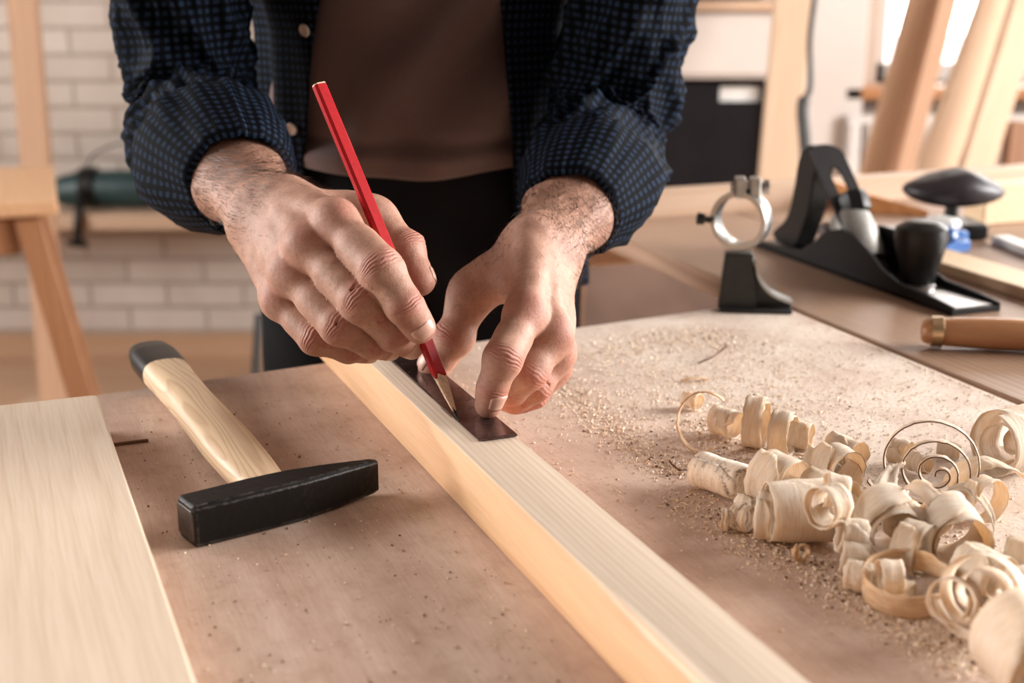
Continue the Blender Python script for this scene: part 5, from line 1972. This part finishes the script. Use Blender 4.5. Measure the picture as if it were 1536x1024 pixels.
    for sx in (-1, 1):
        an = np.array([xc + sx * .10, 1.42, .06])
        def sh(P):
            a = smin(cone(P, an, an + [sx * .02, -.17, -.02], .042, .036), cone(P, an + [0, .03, 0], an, .038, .042), .02)
            return np.maximum(a, .002 - P[:, 2])
        v, f = surface_nets(sh, an + [-.1, -.26, -.07], an + [.1, .12, .1], .006, 4)
        mk('shoe', v, f, M['black_plastic'], man, smooth=True)

    # ---- t-shirt: elliptical tube
    def torso(zmin, zmax, nz, nphi, phi0, phi1, offs, fold, bulge=0.0, lean=None):
        Vv = []; Uu = []; Ff = []
        for i in range(nz + 1):
            z = zmin + (zmax - zmin) * i / nz
            A_ = np.interp(z, [.85, .98, 1.12, 1.25, 1.36, 1.42], [.142, .134, .130, .150, .18, .15]) + offs
            B_ = np.interp(z, [.85, .98, 1.12, 1.25, 1.36, 1.42], [.110, .118, .128, .120, .10, .08]) + offs
            yc = np.interp(z, [.85, .98, 1.12, 1.25, 1.40], [1.365, 1.355, 1.335, 1.29, 1.24])
            p0 = phi0(z); p1 = phi1(z)
            for k in range(nphi + 1):
                ph = p0 + (p1 - p0) * k / nphi
                r = 1 + 0
                dx, dy = math.sin(ph), -math.cos(ph)
                e = fold(ph, z)
                Vv.append((xc + dx * (A_ + e), yc + dy * (B_ + e), z))
                Uu.append((z, ph * .15))
        m = nphi + 1
        for i in range(nz):
            for k in range(nphi):
                Ff.append((i * m + k, i * m + k + 1, (i + 1) * m + k + 1, (i + 1) * m + k))
        return Vv, Ff, Uu

    def tfold(ph, z):
        x = math.sin(ph) * .15
        # folds sweeping from the right side of the chest down to the lower left
        s_ = (z - .95) * 1.0 + x * -.9
        e = .012 * math.sin(s_ * 60 + 2.0 * mnoise.noise(Vector((x * 8, z * 8, 0)))) * (.3 + .7 * (1 / (1 + math.exp(-(x - .02) * 30))))
        e += .004 * mnoise.noise(Vector((x * 20, z * 16, 4)))
        # roll above the hem
        e += .007
        e += .004 * math.exp(-((z - 1.008) / .008) ** 2) - .004 * math.exp(-((z - 1.022) / .007) ** 2)
        return e
    # the hem dips in the middle; done through z displacement
    Vv, Ff, Uu = torso(.0, 1.0, 90, 120, lambda z: -math.pi, lambda z: math.pi, 0.006, lambda a, b: 0)
    Vv = []; nz, nphi = 110, 150
    for i in range(nz + 1):
        t_ = i / nz
        for k in range(nphi + 1):
            ph = -math.pi + 2 * math.pi * k / nphi
            zl = .990 + .014 * (math.sin(ph) ** 2)
            z = zl + (1.44 - zl) * t_
            A_ = np.interp(z, [.85, .98, 1.12, 1.25, 1.36, 1.42], [.142, .134, .130, .150, .18, .10]) + .004
            B_ = np.interp(z, [.85, .98, 1.12, 1.25, 1.36, 1.42], [.110, .120, .130, .120, .10, .06]) + .006
            yc = np.interp(z, [.85, .98, 1.12, 1.25, 1.40], [1.365, 1.355, 1.335, 1.29, 1.24])
            e = tfold(ph, z)
            Vv.append((xc + math.sin(ph) * (A_ + e), yc - math.cos(ph) * (B_ + e), z))
    m = nphi + 1
    Ff = [(i * m + k, i * m + k + 1, (i + 1) * m + k + 1, (i + 1) * m + k) for i in range(nz) for k in range(nphi)]
    o = mk('t_shirt', Vv, Ff, M['tshirt'], man, smooth=True)
    md = o.modifiers.new('s', 'SOLIDIFY'); md.thickness = .002; md.offset = -1

    # ---- plaid overshirt: body and both sleeves as one garment
    def xs(u, d=1.20): return (u - 768) / FPX * d - xc

    def phiL(z):
        # opening edge, left in the picture; from the side seam round the back to the other edge
        x = np.interp(z, [.86, 1.0, 1.15, 1.30, 1.42], [xs(436), xs(442), xs(497), xs(520), xs(560)])
        A_ = np.interp(z, [.85, .98, 1.12, 1.25, 1.36], [.156, .150, .146, .165, .195])
        return math.asin(max(-.98, min(.98, x / A_)))

    def phiR(z):
        x = np.interp(z, [.86, 1.0, 1.15, 1.30, 1.42], [xs(768), xs(762), xs(744), xs(720), xs(680)])
        A_ = np.interp(z, [.85, .98, 1.12, 1.25, 1.36], [.156, .150, .146, .165, .195])
        return math.asin(max(-.98, min(.98, x / A_)))

    def sfold(ph, z):
        e = .010 + .008 * mnoise.noise(Vector((math.sin(ph) * 3.5, math.cos(ph) * 3.5, z * 5)))
        e += .005 * math.sin(ph * 13 + 2.5 * mnoise.noise(Vector((ph, z * 6, 1)))) * min(1, max(0, (1.25 - z) * 4))
        return e
    VV, FF, UU = torso(.865, 1.44, 100, 220, lambda z: phiR(z), lambda z: phiL(z) + 2 * math.pi, .012, sfold)
    VV = list(VV); UU = list(UU); FF = list(FF)

    def sleeve(pts, radii, seed, side):
        path = catmull(pts, 130)
        rr = np.interp(np.linspace(0, 1, 200), np.linspace(0, 1, len(radii)), radii)
        outv = RT * side

        def fr(t_, s_, th, dr):
            r = np.interp(t_, np.linspace(0, 1, len(radii)), radii)
            out = dr @ outv
            x = math.cos(th); y = math.sin(th)
            # gathered folds around the elbow
            k = math.exp(-((t_ - .60) / .26) ** 2)
            diag = s_ * 55 + th * 1.0 * side
            f = ridged(s_ * 17 + x * 1.4 + seed, y * 1.6, seed * 2.1 + x * .9)
            f2 = ridged(s_ * 30 + y * 1.1, x * 2.0 + seed, s_ * 5)
            e = (.0150 * f + .0070 * f2) * (.40 + .60 * k) - .0075
            e += .004 * mnoise.noise(Vector((x * 2, y * 2, s_ * 14 + seed)))
            if t_ > .93: e *= max(0, (1 - t_) / .07)
            return r + e
        return path, tube_grid(path, 110, 130, fr, start_ref=UP)
    cR = J(352, 266, 1.035); cL = J(858, 312, 1.05)
    aR = unit(hR.wrist - eR); aL = unit(hL.wrist - eL)
    endR = hR.wrist - aR * .080 + np.array([-.002, 0, .001]); endL = hL.wrist - aL * .080 + np.array([.004, 0, .000])
    for pts, rad, sd, side in (
            ([sh_l + [.03, .03, .01], sh_l * .55 + eR * .45 + [-.005, 0, 0], eR + [.0, .012, .008], eR * .5 + endR * .5 + [.0, 0, .0], endR], [.066, .059, .054, .053, .050, .037], 1.3, -1),
            ([sh_r + [-.03, .03, .01], sh_r * .55 + eL * .45 + [.012, 0, 0], eL + [.0, .012, .010], eL * .5 + endL * .5, endL], [.064, .060, .054, .052, .047, .034], 4.7, 1)):
        path, (v, f, uv) = sleeve(pts, rad, sd, side)
        o0 = len(VV)
        VV += v; UU += uv; FF += [tuple(i + o0 for i in q) for q in f]
    shirt = mk('plaid_shirt', VV, FF, M['plaid'], man, smooth=True, uv=UU)
    md = shirt.modifiers.new('s', 'SOLIDIFY'); md.thickness = .0016; md.offset = -1

    # rolled cuffs: closed profile swept round the forearm
    def cuff(h, end, ax, R0, seed, side):
        V = []; F = []; UV = []
        nrm = unit(UP - ax * (UP @ ax)); b = np.cross(ax, nrm)
        prof = [(-.040, .010), (-.070, .0165), (-.076, .0200), (-.066, .0215), (-.045, .0180), (-.025, .0125), (-.010, .0075), (.002, .0030), (.007, -.0005), (.008, -.0035), (.004, -.0052), (-.008, -.0056), (-.03, -.0050)]
        np_ = len(prof)
        nt = 140
        parc = [0]
        for i in range(1, np_): parc.append(parc[-1] + math.hypot(prof[i][0] - prof[i - 1][0], prof[i][1] - prof[i - 1][1]))
        for k in range(nt + 1):
            th = 2 * math.pi * k / nt
            dr = math.cos(th) * nrm + math.sin(th) * b
            x, y = math.cos(th), math.sin(th)
            sag = max(0, -(dr @ unit(UP * .5 - RT * side * .8)))
            for i, (s_, q) in enumerate(prof):
                w = .0022 * mnoise.noise(Vector((x * 3, y * 3, seed + s_ * 30))) + .002 * ridged(x * 2.5 + s_ * 12, y * 2.5, seed)
                back = min(1, max(0, -s_ / .06))
                w += back * (.0045 * mnoise.noise(Vector((x * 1.6, y * 1.6, seed + 3))) + .005 * ridged(x * 1.3 + s_ * 16, y * 1.3 + s_ * 9, seed * 1.7) - .002)
                r = R0 + q * (.80 if q > 0 else 1) + w + sag * (.012 if side < 0 else .004) * back
                V.append(end + ax * (s_ + .004 * math.sin(2 * th + seed)) + dr * r)
                UV.append((parc[i] + .0, th * .052))
        for k in range(nt):
            for i in range(np_ - 1):
                F.append((k * np_ + i, k * np_ + i + 1, (k + 1) * np_ + i + 1, (k + 1) * np_ + i))
        o = mk('cuff', V, F, M['plaid'], shirt, smooth=True, uv=UV)
        md = o.modifiers.new('s', 'SOLIDIFY'); md.thickness = .0012; md.offset = -1
        return o
    cuff(hR, endR, aR, .0385, 2.0, -1)
    cuff(hL, endL, aL, .0355, 7.0, 1)
    # placket strip along the right opening edge and the buttons
    for (u, v, s0) in ((458, 45, 1.155), (438, 193, 1.155)):
        # find the point on the shirt front near this place
        ray = FW + RT * (u - 768) / FPX + UP * (512 - v) / FPX
        hit, loc, nn, _ = shirt.ray_cast(Vector(CAM), Vector(unit(ray)))
        loc = np.array(loc) if hit else J(u, v, 1.2)
        nn = np.array(nn) if hit else -FW
        if nn @ FW > 0: nn = -nn
        MB().lathe([(0, .0), (.0052, 0), (.0058, .0012), (.0050, .0024), (.0032, .0018), (0, .0018)], loc + nn * .0002, nn, 20).build('button', M['button'], shirt, auto=60)


# ------------------------------------------------------------------ light and camera
def lights():
    w = bpy.data.worlds.new('world'); bpy.context.scene.world = w
    w.use_nodes = True
    bg = w.node_tree.nodes['Background']
    bg.inputs['Color'].default_value = (1.0, .96, .92, 1)
    bg.inputs['Strength'].default_value = WORLD

    def area(name, loc, target, sx, sy, power, col):
        l = bpy.data.lights.new(name, 'AREA'); l.shape = 'RECTANGLE'; l.size = sx; l.size_y = sy
        l.energy = power; l.color = col
        o = bpy.data.objects.new(name, l); COL.objects.link(o)
        d = Vector(target) - Vector(loc)
        o.rotation_euler = d.to_track_quat('-Z', 'Y').to_euler()
        o.location = loc
        return o
    area('window_light_right', (3.28, 1.45, 1.75), (.3, .8, .9), 2.2, 1.5, P_RIGHT, (1, .97, .945))
    area('window_light_left', (-3.18, 1.45, 1.75), (-.2, .8, .9), 2.2, 1.5, P_LEFT, (1, .97, .945))
    area('window_light_back', (2.0, 4.24, 1.62), (.9, 1.5, .9), 1.7, 1.4, P_BACK, (1, .98, .96))
    area('front_fill_light', (.5, -2.3, 2.2), (0, 1.0, .9), 2.4, 1.2, P_FRONT, (1, .92, .86))  # added weak fill lamp behind the camera, the front wall has no window


WORLD, P_RIGHT, P_LEFT, P_BACK, P_FRONT = 3.5, 320, 150, 45, 1.5


def camera():
    c = bpy.data.cameras.new('camera'); o = bpy.data.objects.new('camera', c); COL.objects.link(o)
    o.location = CAM
    o.rotation_euler = (math.pi / 2 - PITCH, 0, 0)
    c.sensor_width = 36; c.sensor_fit = 'HORIZONTAL'
    c.lens = FPX * 36 / 1536
    c.clip_start = .02
    c.dof.use_dof = True
    c.dof.focus_distance = .885
    c.dof.aperture_fstop = 5.6
    bpy.context.scene.camera = o


room(); tables(); timber(); pencil(); hammer(); hand_plane(); ring_stand(); bench_things(); background()
shavings(); sawdust(); person(); lights(); camera()
sc = bpy.context.scene
sc.view_settings.view_transform = 'Standard'
sc.view_settings.look = 'None'
sc.view_settings.gamma = 1.0
sc.view_settings.exposure = 0.0
sc.view_settings.use_curve_mapping = False
sc.cycles.max_bounces = 8
